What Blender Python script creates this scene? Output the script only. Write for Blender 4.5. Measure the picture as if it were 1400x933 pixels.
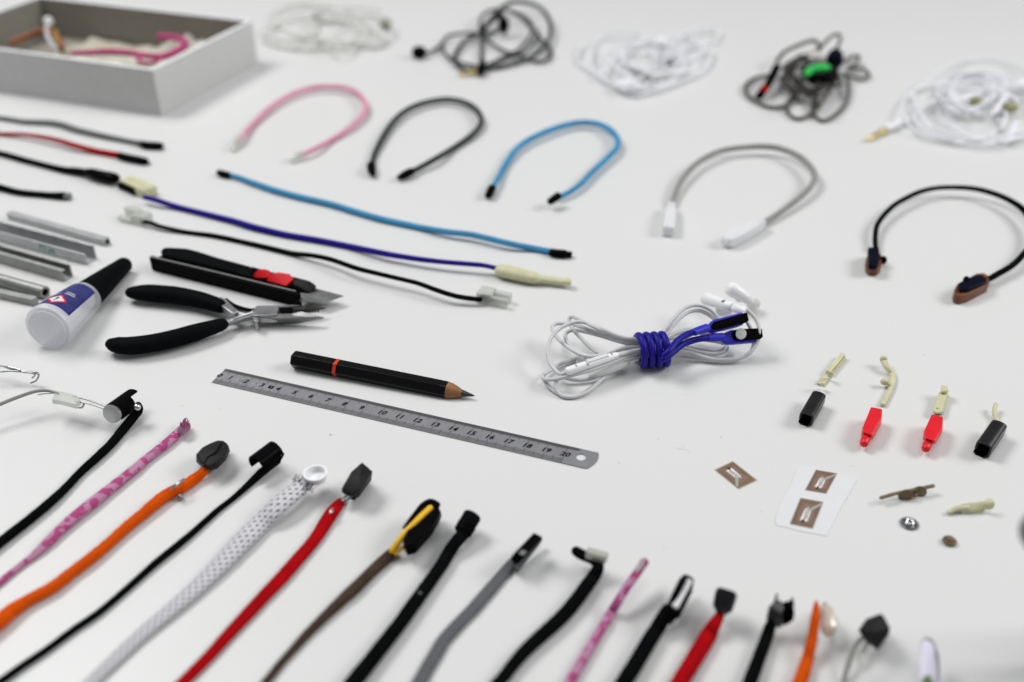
import bpy, bmesh, math, random
from mathutils import Vector, Matrix
R = random.Random(7)
for o in list(bpy.data.objects): bpy.data.objects.remove(o)
scene = bpy.context.scene
COL = scene.collection
MM = 0.001
# ---------------------------------------------------------------- camera (35 mm lens, 32 cm above the table)
PITCH, CH, FPX = math.radians(33.76), 322.3, 1367.6
FPX = 1368.0
cam_d = bpy.data.cameras.new("camera"); cam = bpy.data.objects.new("camera", cam_d); COL.objects.link(cam)
cam.location = (0, 0, CH*MM); cam.rotation_euler = (math.pi/2 - PITCH, 0, 0)
cam_d.sensor_width = 36; cam_d.lens = 36*FPX/1400; cam_d.clip_start = 0.01; cam_d.clip_end = 50
cam_d.dof.use_dof = True; cam_d.dof.focus_distance = 0.530; cam_d.dof.aperture_fstop = 3.9; cam_d.dof.aperture_blades = 0
scene.camera = cam
scene.render.resolution_x, scene.render.resolution_y = 1024, 682
scene.view_settings.view_transform = 'Standard'; scene.view_settings.look = 'None'
scene.view_settings.exposure = 0.04; scene.view_settings.gamma = 1.0; scene.view_settings.use_curve_mapping = False
# ---------------------------------------------------------------- room light: soft surroundings and two ceiling panels
w = bpy.data.worlds.new("World"); scene.world = w; w.use_nodes = True
bg = w.node_tree.nodes["Background"]; bg.inputs[0].default_value = (0.93, 0.96, 1.0, 1); bg.inputs[1].default_value = 0.205
def lamp(name, loc, target, sx, sy, power, col):
    l = bpy.data.lights.new(name, 'AREA'); l.shape = 'RECTANGLE'; l.size = sx; l.size_y = sy; l.energy = power; l.color = col
    o = bpy.data.objects.new(name, l); COL.objects.link(o); o.location = loc
    o.rotation_euler = (Vector(target)-Vector(loc)).to_track_quat('-Z', 'Y').to_euler()
lamp("ceiling_panel_light", (-1.20, 1.20, 1.75), (0, .5, 0), 1.1, 0.7, 31.5, (1, 1, .985))
lamp("ceiling_panel_light", (1.85, 0.65, 1.30), (0, .5, 0), 1.1, 0.7, 26.5, (1, 1, .985))
lamp("ceiling_panel_light", (0.15, 0.45, 2.2), (0, .5, 0), 1.6, 1.0, 11.5, (1, 1, .985))

# ---------------------------------------------------------------- pixel (of the 1400x933 photograph) and height in mm -> point on or over the table, mm
def ray(px, py):
    x, y = (px-700)/FPX, (py-466.5)/FPX
    return Vector((x, math.cos(PITCH)-y*math.sin(PITCH), -math.sin(PITCH)-y*math.cos(PITCH)))
def P(px, py, h=0.0):
    d = ray(px, py); t = (CH-h)/(-d.z)
    return Vector((d.x*t, d.y*t, h))
def pm(px, py, h=0.0):
    return (CH-h)/(-ray(px, py).z)/FPX          # mm per pixel there

# ---------------------------------------------------------------- geometry: G = vertices in mm, faces, uv per face corner
class G:
    def __init__(s, v=None, f=None, uv=None): s.v = v or []; s.f = f or []; s.uv = uv or [None]*len(s.f)
    def __add__(s, o):
        n = len(s.v)
        return G(s.v+o.v, s.f+[tuple(i+n for i in q) for q in o.f], s.uv+o.uv)
    def xf(s, M): return G([M @ Vector(p) for p in s.v], s.f, s.uv)
def gsum(l):
    g = G()
    for a in l: g = g+a
    return g
def cr(pts, rad, n):
    out, ro = [], []
    m = len(pts)
    for i in range(m-1):
        a, b, c, d = pts[max(i-1, 0)], pts[i], pts[i+1], pts[min(i+2, m-1)]
        for k in range(n):
            t = k/n; t2, t3 = t*t, t*t*t
            out.append(0.5*((2*b)+(c-a)*t+(2*a-5*b+4*c-d)*t2+(3*b-a-3*c+d)*t3)); ro.append(rad[i]*(1-t)+rad[i+1]*t)
    out.append(pts[-1]); ro.append(rad[-1])
    return out, ro
def tube(pts, r, seg=12, n=6, flat=1.0, cap='round', wob=0.0, smooth=True, fz=0.0):
    pts = [Vector(p) for p in pts]
    rad = [r]*len(pts) if not isinstance(r, (list, tuple)) else list(r)
    if smooth and len(pts) > 2: pts, rad = cr(pts, rad, n)
    if wob: rad = [q*(1+wob*(R.random()-.5)*2) for q in rad]
    m = len(pts); T = []
    for i in range(m):
        t = pts[min(i+1, m-1)]-pts[max(i-1, 0)]
        T.append(t.normalized() if t.length > 1e-6 else Vector((1, 0, 0)))
    S = []; prev = None
    for t in T:
        c = t.cross(Vector((0, 0, 1)))
        if c.length < 0.25 and prev is not None: c = prev - t*prev.dot(t)
        if c.length < 1e-5: c = Vector((0, 1, 0))-t*t.y
        c.normalize()
        if prev is not None and c.dot(prev) < 0: c = -c
        S.append(c); prev = c
    rings = []
    L = 0
    def ring(p, s, u, rr, ln): rings.append(([p+(s*(math.cos(2*math.pi*k/seg)*rr)+u*(math.sin(2*math.pi*k/seg)*rr*flat))*(1+fz*(R.random()*2-1)) for k in range(seg)], ln))
    if cap == 'round':
        for a in (75, 50, 25): 
            q = math.radians(a); ring(pts[0]-T[0]*rad[0]*min(flat, 1)*math.sin(q), S[0], S[0].cross(T[0]), rad[0]*math.cos(q), -rad[0]*math.sin(q))
    for i in range(m):
        if i: L += (pts[i]-pts[i-1]).length
        ring(pts[i], S[i], S[i].cross(T[i]), rad[i], L)
    if cap == 'round':
        for a in (25, 50, 75):
            q = math.radians(a); ring(pts[-1]+T[-1]*rad[-1]*min(flat, 1)*math.sin(q), S[-1], S[-1].cross(T[-1]), rad[-1]*math.cos(q), L+rad[-1]*math.sin(q))
    v = [p for rg, _ in rings for p in rg]; f = []; uv = []
    for i in range(len(rings)-1):
        for k in range(seg):
            k2 = (k+1) % seg
            f.append((i*seg+k, i*seg+k2, (i+1)*seg+k2, (i+1)*seg+k))
            l0, l1 = rings[i][1], rings[i+1][1]
            uv.append(((l0, k/seg), (l0, (k+1)/seg), (l1, (k+1)/seg), (l1, k/seg)))
    if cap != 'none':
        f.append(tuple(range(seg-1, -1, -1))); uv.append(tuple((0, 0) for _ in range(seg)))
        b = (len(rings)-1)*seg; f.append(tuple(b+k for k in range(seg))); uv.append(tuple((L, 0) for _ in range(seg)))
    return G(v, f, uv)
def cpath(rows, flat=1.0):
    """rows (px, py, width_px[, height of centre mm]) -> points and radii in mm; without a height the cord lies on the table"""
    pts, rad = [], []
    wl = 8
    for q in rows:
        wl = q[2] if len(q) > 2 and q[2] else wl
        if len(q) > 3: h = q[3]; r = wl/2*pm(q[0], q[1], h)
        else:
            r = wl/2*pm(q[0], q[1]); h = r*flat; r = wl/2*pm(q[0], q[1], h); h = r*flat
        h = max(h, r*flat+.05)
        pts.append(P(q[0], q[1], h)); rad.append(r)
    return pts, rad
def cord(rows, flat=1.0, seg=14, n=6, cap='round', wob=0.0, fz=0.0):
    p, r = cpath(rows, flat); return tube(p, r, seg, n, flat, cap, wob, True, fz)
def box(x0, x1, y0, y1, z0, z1):
    v = [Vector(p) for p in ((x0, y0, z0), (x1, y0, z0), (x1, y1, z0), (x0, y1, z0), (x0, y0, z1), (x1, y0, z1), (x1, y1, z1), (x0, y1, z1))]
    return G(v, [(0, 3, 2, 1), (4, 5, 6, 7), (0, 1, 5, 4), (1, 2, 6, 5), (2, 3, 7, 6), (3, 0, 4, 7)])
def prism2(bot, top):
    n = len(bot)
    f = [tuple(range(n-1, -1, -1)), tuple(range(n, 2*n))]+[(i, (i+1) % n, n+(i+1) % n, n+i) for i in range(n)]
    return G(list(bot)+list(top), f)
def area2(o): return sum(o[i][0]*o[(i+1) % len(o)][1]-o[(i+1) % len(o)][0]*o[i][1] for i in range(len(o)))
def prism(o, z0, z1):
    if area2(o) < 0: o = o[::-1]
    return prism2([Vector((x, y, z0)) for x, y in o], [Vector((x, y, z1)) for x, y in o])
def pxprism(o, h0, h1):
    """outline seen in the photograph at height h1, extruded straight down to h0"""
    q = [P(x, y, h1) for x, y in o]
    return prism([(p.x, p.y) for p in q], h0, h1)
def plprism(o, anchor, nrm, t0, t1):
    """outline of the photograph laid on a tilted plane through the anchor (px, py, height); thickness from t0 to t1 along its normal"""
    n = Vector(nrm).normalized(); a = P(*anchor); c = Vector((0, 0, CH)); pts = []
    for x, y in o:
        d = ray(x, y); pts.append(c+d*((a-c).dot(n)/d.dot(n)))
    if (pts[1]-pts[0]).cross(pts[2]-pts[1]).dot(n)+(pts[-1]-pts[-2]).cross(pts[0]-pts[-1]).dot(n) < 0: pts = pts[::-1]
    return prism2([p+n*t0 for p in pts], [p+n*t1 for p in pts])
def sc(rows, k):
    """the same cord lying lower: heights scaled"""
    return [tuple(q[:3])+((q[3]*k if q[3] > 5 else q[3]),) if len(q) > 3 else q for q in rows]
def xprism(o, x0, x1):
    """outline in y,z swept along x"""
    if area2(o) < 0: o = o[::-1]
    return prism2([Vector((x0, y, z)) for y, z in o], [Vector((x1, y, z)) for y, z in o])
def lathe(prof, seg=24, sy=1, sz=1, a0=0.0, close=True):
    v = []; f = []; uv = []
    for x, r in prof:
        for k in range(seg):
            a = a0+2*math.pi*k/seg; v.append(Vector((x, math.cos(a)*r*sy, math.sin(a)*r*sz)))
    for i in range(len(prof)-1):
        for k in range(seg):
            k2 = (k+1) % seg
            f.append((i*seg+k, i*seg+k2, (i+1)*seg+k2, (i+1)*seg+k))
            uv.append(((prof[i][0], k/seg), (prof[i][0], (k+1)/seg), (prof[i+1][0], (k+1)/seg), (prof[i+1][0], k/seg)))
    if close:
        f.append(tuple(range(seg-1, -1, -1))); uv.append(None)
        b = (len(prof)-1)*seg; f.append(tuple(b+k for k in range(seg))); uv.append(None)
    return G(v, f, uv)
def arc_shell(r0, r1, a0, a1, x0, x1, seg=18):
    o = [(math.cos(a0+(a1-a0)*i/seg)*r1, math.sin(a0+(a1-a0)*i/seg)*r1) for i in range(seg+1)]
    o += [(math.cos(a1+(a0-a1)*i/seg)*r0, math.sin(a1+(a0-a1)*i/seg)*r0) for i in range(seg+1)]
    return xprism(o, x0, x1)
def hull(pts):
    """convex solid through points (px, py, height) of the photograph"""
    return hull3([P(*p) for p in pts])
def hull3(pts):
    bm = bmesh.new()
    for p in pts: bm.verts.new(p)
    r = bmesh.ops.convex_hull(bm, input=bm.verts)
    bmesh.ops.delete(bm, geom=list({e for e in r['geom_interior'] if isinstance(e, bmesh.types.BMVert)}), context='VERTS')
    bmesh.ops.dissolve_limit(bm, angle_limit=0.03, verts=bm.verts, edges=bm.edges)
    bmesh.ops.recalc_face_normals(bm, faces=bm.faces)
    bm.verts.ensure_lookup_table(); bm.verts.index_update()
    g = G([v.co.copy() for v in bm.verts], [tuple(v.index for v in f.verts) for f in bm.faces]); bm.free(); return g
def ball(c, rx, ry=None, rz=None, su=16, sv=10):
    ry = ry or rx; rz = rz or rx; c = Vector(c)
    g = lathe([(-math.cos(math.pi*i/sv), max(math.sin(math.pi*i/sv), .02)) for i in range(sv+1)], su)
    return G([Vector((p.x*rx, p.y*ry, p.z*rz))+c for p in g.v], g.f, g.uv)
def ringz(c, r, t, tz=None, seg=28, ts=8):
    tz = tz or t; c = Vector(c); v = []; f = []
    for i in range(seg):
        a = 2*math.pi*i/seg
        for k in range(ts):
            b = 2*math.pi*k/ts; v.append(c+Vector((math.cos(a)*(r+t*math.cos(b)), math.sin(a)*(r+t*math.cos(b)), tz*math.sin(b))))
    for i in range(seg):
        for k in range(ts): f.append((i*ts+k, ((i+1) % seg)*ts+k, ((i+1) % seg)*ts+(k+1) % ts, i*ts+(k+1) % ts))
    return G(v, f)
def frame(a, b, up=(0, 0, 1), roll=0.0):
    """matrix with origin a, x towards b; returns matrix and length"""
    x = (b-a); L = x.length; x = x.normalized(); y = Vector(up).cross(x).normalized(); z = x.cross(y)
    M = Matrix((x, y, z)).transposed().to_4x4(); M.translation = a
    if roll: M = M @ Matrix.Rotation(roll, 4, 'X')
    return M, L
def text(s, size, shear=0.0, align='CENTER', bold=0.0):
    c = bpy.data.curves.new("print", 'FONT'); c.body = s; c.offset = bold; c.size = size; c.shear = shear; c.align_x = align; c.align_y = 'CENTER'; c.resolution_u = 3
    o = bpy.data.objects.new("print", c); me = o.to_mesh()
    g = G([Vector(v.co) for v in me.vertices], [tuple(p.vertices) for p in me.polygons]); o.to_mesh_clear()
    bpy.data.objects.remove(o); bpy.data.curves.remove(c); return g

# ---------------------------------------------------------------- materials
def M_(name, col, rough=.5, metal=0.0, spec=.5, bump=None, scale=900.0, bstr=.3, bdist=.0003, trans=0.0, alpha=1.0, var=0.0, sss=0.0, coat=0.0, ior=1.45, sheen=0.0):
    m = bpy.data.materials.new(name); m.use_nodes = True; nt = m.node_tree; b = nt.nodes["Principled BSDF"]
    b.inputs["Base Color"].default_value = (*col, 1); b.inputs["Roughness"].default_value = rough; b.inputs["Metallic"].default_value = metal
    b.inputs["Specular IOR Level"].default_value = spec; b.inputs["Transmission Weight"].default_value = trans; b.inputs["Alpha"].default_value = alpha
    b.inputs["IOR"].default_value = ior; b.inputs["Coat Weight"].default_value = coat
    if sheen: b.inputs["Sheen Weight"].default_value = sheen; b.inputs["Sheen Roughness"].default_value = .5
    if sss: b.inputs["Subsurface Weight"].default_value = sss; b.inputs["Subsurface Radius"].default_value = (1, .9, .8); b.inputs["Subsurface Scale"].default_value = .002
    N, Lk = nt.nodes.new, nt.links.new
    tc = N("ShaderNodeTexCoord"); h = None
    if bump == 'noise':
        t = N("ShaderNodeTexNoise"); t.inputs["Scale"].default_value = scale; t.inputs["Detail"].default_value = 4; Lk(tc.outputs["Object"], t.inputs["Vector"]); h = t.outputs["Fac"]
    elif bump in ('braid', 'knit'):
        # woven relief from the cord's own length and girth
        mp = N("ShaderNodeMapping"); Lk(tc.outputs["UV"], mp.inputs["Vector"])
        k = scale
        sep = N("ShaderNodeSeparateXYZ"); Lk(tc.outputs["UV"], sep.inputs[0])
        def wave(su, sv):
            a = N("ShaderNodeMath"); a.operation = 'MULTIPLY'; a.inputs[1].default_value = su; Lk(sep.outputs[0], a.inputs[0])
            c = N("ShaderNodeMath"); c.operation = 'MULTIPLY_ADD'; c.inputs[1].default_value = sv; Lk(sep.outputs[1], c.inputs[0]); Lk(a.outputs[0], c.inputs[2])
            s = N("ShaderNodeMath"); s.operation = 'SINE'; Lk(c.outputs[0], s.inputs[0]); return s.outputs[0]
        q = 2*math.pi
        a1 = wave(q*k, q*8); a2 = wave(q*k, -q*8)
        mx = N("ShaderNodeMath"); mx.operation = 'MAXIMUM' if bump == 'braid' else 'MULTIPLY'; Lk(a1, mx.inputs[0]); Lk(a2, mx.inputs[1])
        nz = N("ShaderNodeTexNoise"); nz.inputs["Scale"].default_value = 1500; Lk(tc.outputs["Object"], nz.inputs["Vector"])
        ad = N("ShaderNodeMath"); ad.operation = 'ADD'; Lk(mx.outputs[0], ad.inputs[0]); Lk(nz.outputs["Fac"], ad.inputs[1]); h = ad.outputs[0]
    if h is not None:
        bp = N("ShaderNodeBump"); bp.inputs["Strength"].default_value = bstr; bp.inputs["Distance"].default_value = bdist; Lk(h, bp.inputs["Height"]); Lk(bp.outputs[0], b.inputs["Normal"])
    if var:
        nz = N("ShaderNodeTexNoise"); nz.inputs["Scale"].default_value = 130; nz.inputs["Detail"].default_value = 6; Lk(tc.outputs["Object"], nz.inputs["Vector"])
        mr = N("ShaderNodeMapRange"); mr.inputs["From Min"].default_value = .3; mr.inputs["From Max"].default_value = .7
        mr.inputs["To Min"].default_value = 1-var; mr.inputs["To Max"].default_value = 1+var; Lk(nz.outputs["Fac"], mr.inputs["Value"])
        mu = N("ShaderNodeVectorMath"); mu.operation = 'SCALE'; mu.inputs[0].default_value = col; Lk(mr.outputs[0], mu.inputs["Scale"]); Lk(mu.outputs[0], b.inputs["Base Color"])
        rr = N("ShaderNodeMapRange"); rr.inputs["To Min"].default_value = max(rough-.1, .02); rr.inputs["To Max"].default_value = min(rough+.1, 1); Lk(nz.outputs["Fac"], rr.inputs["Value"]); Lk(rr.outputs[0], b.inputs["Roughness"])
    return m
K = {}
K['blk_plastic'] = M_("black plastic", (.003, .003, .0034), .42, var=.3, spec=.10, ior=1.16)
K['blk_gloss'] = M_("glossy black plastic", (.003, .003, .0036), .24, var=.2, spec=.14, ior=1.16)
K['blk_rubber'] = M_("black rubber", (.0045, .005, .006), .6, bump='noise', scale=1200, bstr=.15, var=.2, spec=.10, ior=1.16)
K['blk_cord'] = M_("black braided cord", (.0045, .005, .0055), .75, bump='braid', scale=.9, bstr=.5, var=.25, spec=.08, ior=1.16)
K['blk_knit'] = M_("black elastic cord", (.0055, .006, .0065), .8, bump='knit', scale=.5, bstr=.9, bdist=.0005, var=.25, spec=.08, ior=1.16)
K['charcoal'] = M_("charcoal printed plastic", (.010, .0105, .010), .6, bump='noise', scale=700, bstr=.35, bdist=.0002, var=.25, spec=.22)
K['blk_shiny'] = M_("shiny black plastic", (.008, .008, .010), .14, spec=.5, var=.2)
K['clip_black'] = M_("satin black clip plastic", (.009, .009, .0095), .32, spec=.4, var=.25)
K['arch_dark'] = M_("dark green grey cord", (.022, .027, .026), .7, bump='braid', scale=.5, bstr=.6)
K['frost_white'] = M_("translucent white", (.82, .82, .85), .3, alpha=.7)
K['orange'] = M_("orange elastic cord", (1.0, .125, .003), .75, bump='knit', scale=.5, bstr=.9, bdist=.0006, var=.08, spec=.1)
K['red_cord'] = M_("red elastic cord", (.46, .002, .006), .75, bump='knit', scale=.5, bstr=.8, bdist=.0005, var=.15, spec=.08)
K['red_plastic'] = M_("red plastic", (.72, .006, .016), .42, bump='noise', scale=900, bstr=.2, var=.08)
K['grey_cord'] = M_("grey flat cord", (.115, .118, .128), .75, bump='knit', scale=.9, bstr=.5, var=.12, spec=.25)
K['mid_grey_cord'] = M_("mid grey cord", (.15, .16, .16), .7, bump='braid', scale=.8, bstr=.5, var=.15)
K['light_grey_cord'] = M_("light grey highlight tint", (.27, .27, .26), .7, bump='braid', scale=.8, bstr=.4, var=.1)
K['brown_cord'] = M_("brown elastic cord", (.060, .038, .026), .8, bump='knit', scale=.8, bstr=.6, var=.3, spec=.2)
K['blue_cord'] = M_("sky blue braided cord", (.065, .36, .66), .65, bump='braid', scale=.3, bstr=.9, bdist=.0006, var=.12, spec=.3)
K['navy_cord'] = M_("violet blue cord", (.013, .006, .22), .6, bump='braid', scale=.6, bstr=.35, var=.12, spec=.12)
K['blue_rubber'] = M_("blue silicone", (.012, .008, .24), .42, var=.12, spec=.2, bump='noise', scale=900, bstr=.1)
K['blue_rubber_bright'] = M_("blue printed plastic", (.018, .018, .46), .48, var=.1, bump='noise', scale=700, bstr=.2)
K['pink_cord'] = M_("pink cord", (.68, .29, .41), .6, bump='braid', scale=.6, bstr=.4, var=.1)
K['cream'] = M_("cream plastic", (.57, .55, .36), .45, sss=.25, var=.08, bump='noise', scale=500, bstr=.2)
K['clear'] = M_("cloudy clear plastic", (.66, .68, .62), .28, trans=.3, alpha=.62)
K['frost'] = M_("frosted plastic", (.84, .85, .90), .25, alpha=.42)
K['wht_plastic'] = M_("white plastic", (.82, .82, .84), .3, sss=.1)
K['wht_cable'] = M_("white rubber cable", (.58, .58, .60), .42, sss=.05)
K['wht_card'] = M_("grey white card", (.57, .57, .565), .85, bump='noise', scale=600, bstr=.1, var=.03)
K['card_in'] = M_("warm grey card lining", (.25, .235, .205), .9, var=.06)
K['card_edge'] = M_("white card edge", (.78, .77, .79), .8)
K['steel'] = M_("brushed steel", (.36, .36, .37), .38, metal=1, var=.12, bump='noise', scale=1500, bstr=.1)
K['steel_dull'] = M_("dull steel", (.30, .30, .30), .45, metal=1, var=.15)
K['chrome'] = M_("chrome", (.6, .6, .61), .16, metal=1)
K['magnet'] = M_("nickel magnet face", (.50, .52, .51), .42, metal=.6, var=.1)
K['dark_steel'] = M_("dark oiled steel", (.06, .06, .055), .4, metal=.8, var=.3)
K['alu'] = M_("raw aluminium", (.44, .445, .455), .45, metal=.8, var=.12, bump='noise', scale=900, bstr=.2)
K['alu_dull'] = M_("dull aluminium", (.30, .305, .295), .5, metal=.7, var=.18, bump='noise', scale=900, bstr=.2)
K['gold'] = M_("gilded plug", (.70, .55, .22), .3, metal=1)
K['brass'] = M_("brown metal print", (.17, .125, .07), .5, metal=.4, var=.25, bump='noise', scale=900, bstr=.4)
K['wood'] = M_("cut pencil wood", (.25, .115, .045), .6, var=.2, bump='noise', scale=900, bstr=.3)
K['lead'] = M_("graphite", (.045, .047, .05), .35, metal=.4, var=.2)
K['lacquer'] = M_("black lacquer", (.003, .003, .0035), .25, coat=.15, var=.2, spec=.35, ior=1.3)
K['red_paint'] = M_("orange red paint", (.58, .04, .012), .4)
K['yellow'] = M_("yellow insulation", (.80, .46, .01), .4, var=.1)
K['brown_leather'] = M_("brown plastic", (.15, .045, .016), .5, bump='noise', scale=700, bstr=.3, var=.25)
K['navy_black'] = M_("navy black plastic", (.004, .005, .013), .4, var=.2, spec=.25, ior=1.16)
K['copper'] = M_("antenna copper foil", (.25, .165, .125), .5, metal=.25, var=.06)
K['copper_edge'] = M_("tag film", (.48, .42, .30), .5)
K['foil'] = M_("white foil print", (.72, .72, .70), .5)
K['foil_line'] = M_("dull foil strip", (.42, .43, .38), .45, metal=.3)
K['paper'] = M_("release paper", (.665, .667, .685), .55, var=.015)
K['green'] = M_("green silicone", (.01, .50, .08), .45)
K['green_mark'] = M_("green marker", (.05, .34, .27), .6)
K['label_blue'] = M_("blue label print", (.03, .035, .16), .4, var=.3)
K['label_navy'] = M_("navy label border", (.01, .012, .20), .35)
K['ink'] = M_("black ink", (.004, .004, .005), .8, spec=.05)
K['ruler_face'] = M_("satin steel rule", (.235, .235, .255), .5, metal=.3, var=.05, bump='noise', scale=1800, bstr=.1)
K['ruler_band'] = M_("polished edge reflection tint", (.095, .095, .10), .4, metal=.3, var=.05, spec=.3)
K['ruler_tick'] = M_("etched graduation", (.04, .04, .045), .7, spec=.2)
K['brown_cable'] = M_("grey brown cable", (.06, .052, .045), .5, var=.25)
K['black_cable'] = M_("dark grey cable", (.014, .015, .016), .45, var=.15)
K['pink_deep'] = M_("magenta cord", (.46, .04, .17), .6, var=.15)
K['lilac'] = M_("lilac white plastic", (.74, .71, .86), .4, sss=.1)
K['film'] = M_("clear bag film", (.80, .79, .70), .25, trans=.35, alpha=.75)
K['ochre'] = M_("ochre brown tape", (.30, .10, .03), .5, var=.3)

def patterned(name, c1, c2, kind):
    m = M_(name, c1, .7, bump='knit', scale=.5, bstr=.8, bdist=.0005); nt = m.node_tree; b = nt.nodes["Principled BSDF"]; N, Lk = nt.nodes.new, nt.links.new
    tc = N("ShaderNodeTexCoord"); mp = N("ShaderNodeMapping"); Lk(tc.outputs["UV"], mp.inputs["Vector"])
    mix = N("ShaderNodeMix"); mix.data_type = 'RGBA'; mix.inputs["A"].default_value = (*c1, 1); mix.inputs["B"].default_value = (*c2, 1)
    if kind == 'patch':      # fabric print: rounded patches
        mp.inputs["Scale"].default_value = (.36, 4.2, 1)
        v = N("ShaderNodeTexVoronoi"); v.inputs["Scale"].default_value = 1; v.inputs["Randomness"].default_value = .9; Lk(mp.outputs[0], v.inputs["Vector"])
        s = N("ShaderNodeSeparateColor"); Lk(v.outputs["Color"], s.inputs[0])
        r = N("ShaderNodeMapRange"); r.inputs["From Min"].default_value = .45; r.inputs["From Max"].default_value = .55; Lk(s.outputs[0], r.inputs[0])
        nz = N("ShaderNodeTexNoise"); nz.inputs["Scale"].default_value = 500; Lk(tc.outputs["Object"], nz.inputs["Vector"])
        ad = N("ShaderNodeMath"); ad.operation = 'MULTIPLY_ADD'; ad.inputs[1].default_value = .35; Lk(nz.outputs["Fac"], ad.inputs[0])
        sb = N("ShaderNodeMath"); sb.operation = 'SUBTRACT'; sb.inputs[1].default_value = .17; Lk(ad.outputs[0], sb.inputs[0]); sb.use_clamp = True
        Lk(r.outputs[0], ad.inputs[2]); Lk(sb.outputs[0], mix.inputs["Factor"])
    else:                    # rows of dark stitches, staggered
        sep = N("ShaderNodeSeparateXYZ"); Lk(tc.outputs["UV"], sep.inputs[0])
        def mth(op, a, bb=None, cc=None):
            n = N("ShaderNodeMath"); n.operation = op
            for i, q in enumerate((a, bb, cc)):
                if q is None: continue
                if isinstance(q, (int, float)): n.inputs[i].default_value = q
                else: Lk(q, n.inputs[i])
            return n.outputs[0]
        u = mth('MULTIPLY', sep.outputs[0], 1/3.6); v = mth('MULTIPLY', sep.outputs[1], 12.0)
        row = mth('FLOOR', v); st = mth('MULTIPLY', mth('MODULO', row, 2.0), .5)
        u = mth('ADD', u, st)
        # slanted stitch: shift by v
        fv = mth('SUBTRACT', mth('FRACT', v), .5); fu = mth('SUBTRACT', mth('FRACT', mth('MULTIPLY_ADD', fv, .35, u)), .5)
        d = mth('ADD', mth('MULTIPLY', mth('MULTIPLY', fu, fu), 16.0), mth('MULTIPLY', mth('MULTIPLY', fv, fv), 9.0))
        r = N("ShaderNodeMapRange"); r.inputs["From Min"].default_value = .35; r.inputs["From Max"].default_value = .8; r.inputs["To Min"].default_value = 1; r.inputs["To Max"].default_value = 0; Lk(d, r.inputs[0])
        Lk(r.outputs[0], mix.inputs["Factor"])
    Lk(mix.outputs["Result"], b.inputs["Base Color"]); return m
K['pink_print'] = patterned("pink printed fabric", (.66, .31, .50), (.54, .07, .26), 'patch')
K['dotted'] = patterned("white braid with dark stitches", (.76, .755, .79), (.05, .045, .09), 'dots')

# ---------------------------------------------------------------- things and parts
def mesh_of(name, g, org, mat, smooth=True, ang=38):
    me = bpy.data.meshes.new(name); me.from_pydata([(v-org)*MM for v in g.v], [], g.f)
    if any(u is not None for u in g.uv):
        ul = me.uv_layers.new(name="UVMap"); i = 0
        for q, u in zip(g.f, g.uv):
            for k in range(len(q)):
                if u is not None: ul.data[i].uv = u[k]
                i += 1
    me.materials.append(mat)
    if smooth:
        me.polygons.foreach_set("use_smooth", [True]*len(me.polygons)); me.update(); me.set_sharp_from_angle(angle=math.radians(ang))
    me.update(); return me
class Thing:
    def __init__(s, name, label, cat, at=None, group=None, org=None):
        s.org = org if org is not None else P(at[0], at[1], 0)
        o = bpy.data.objects.new(name, None); COL.objects.link(o); o.location = s.org*MM; o.empty_display_size = .005
        o['label'] = label; o['category'] = cat
        if group: o['group'] = group
        s.o = o
    def part(s, name, g, mat, bev=0, parent=None, smooth=True, ang=38, label=None, kind=None, seg=2):
        me = mesh_of(name, g, s.org, K[mat] if isinstance(mat, str) else mat, smooth, ang)
        o = bpy.data.objects.new(name, me); COL.objects.link(o); o.parent = parent or s.o
        if bev:
            b = o.modifiers.new("bevel", 'BEVEL'); b.width = bev*MM; b.segments = seg; b.limit_method = 'ANGLE'; b.angle_limit = math.radians(35)
        if label: o['label'] = label
        if kind: o['kind'] = kind
        return o

# ================================================================ SETTING: the white table
tm = M_("white laminate", (.655, .657, .653), .36, spec=.35)
nt = tm.node_tree; b_ = nt.nodes["Principled BSDF"]; tc_ = nt.nodes.new("ShaderNodeTexCoord")
n1 = nt.nodes.new("ShaderNodeTexNoise"); n1.inputs["Scale"].default_value = 6; n1.inputs["Detail"].default_value = 5; nt.links.new(tc_.outputs["Object"], n1.inputs["Vector"])
mr_ = nt.nodes.new("ShaderNodeMapRange"); mr_.inputs["To Min"].default_value = .32; mr_.inputs["To Max"].default_value = .42; nt.links.new(n1.outputs["Fac"], mr_.inputs[0]); nt.links.new(mr_.outputs[0], b_.inputs["Roughness"])
n2 = nt.nodes.new("ShaderNodeTexNoise"); n2.inputs["Scale"].default_value = 700; n2.inputs["Detail"].default_value = 3; nt.links.new(tc_.outputs["Object"], n2.inputs["Vector"])
bp_ = nt.nodes.new("ShaderNodeBump"); bp_.inputs["Strength"].default_value = .05; bp_.inputs["Distance"].default_value = .0002; nt.links.new(n2.outputs["Fac"], bp_.inputs["Height"]); nt.links.new(bp_.outputs[0], b_.inputs["Normal"])
tg = box(-1250, 1350, -450, 2150, -28, 0)
to = bpy.data.objects.new("tabletop", mesh_of("tabletop", tg, Vector((0, 0, 0)), tm, smooth=False)); COL.objects.link(to); to['kind'] = 'structure'; to['label'] = "white laminate tabletop under all the samples"
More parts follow.
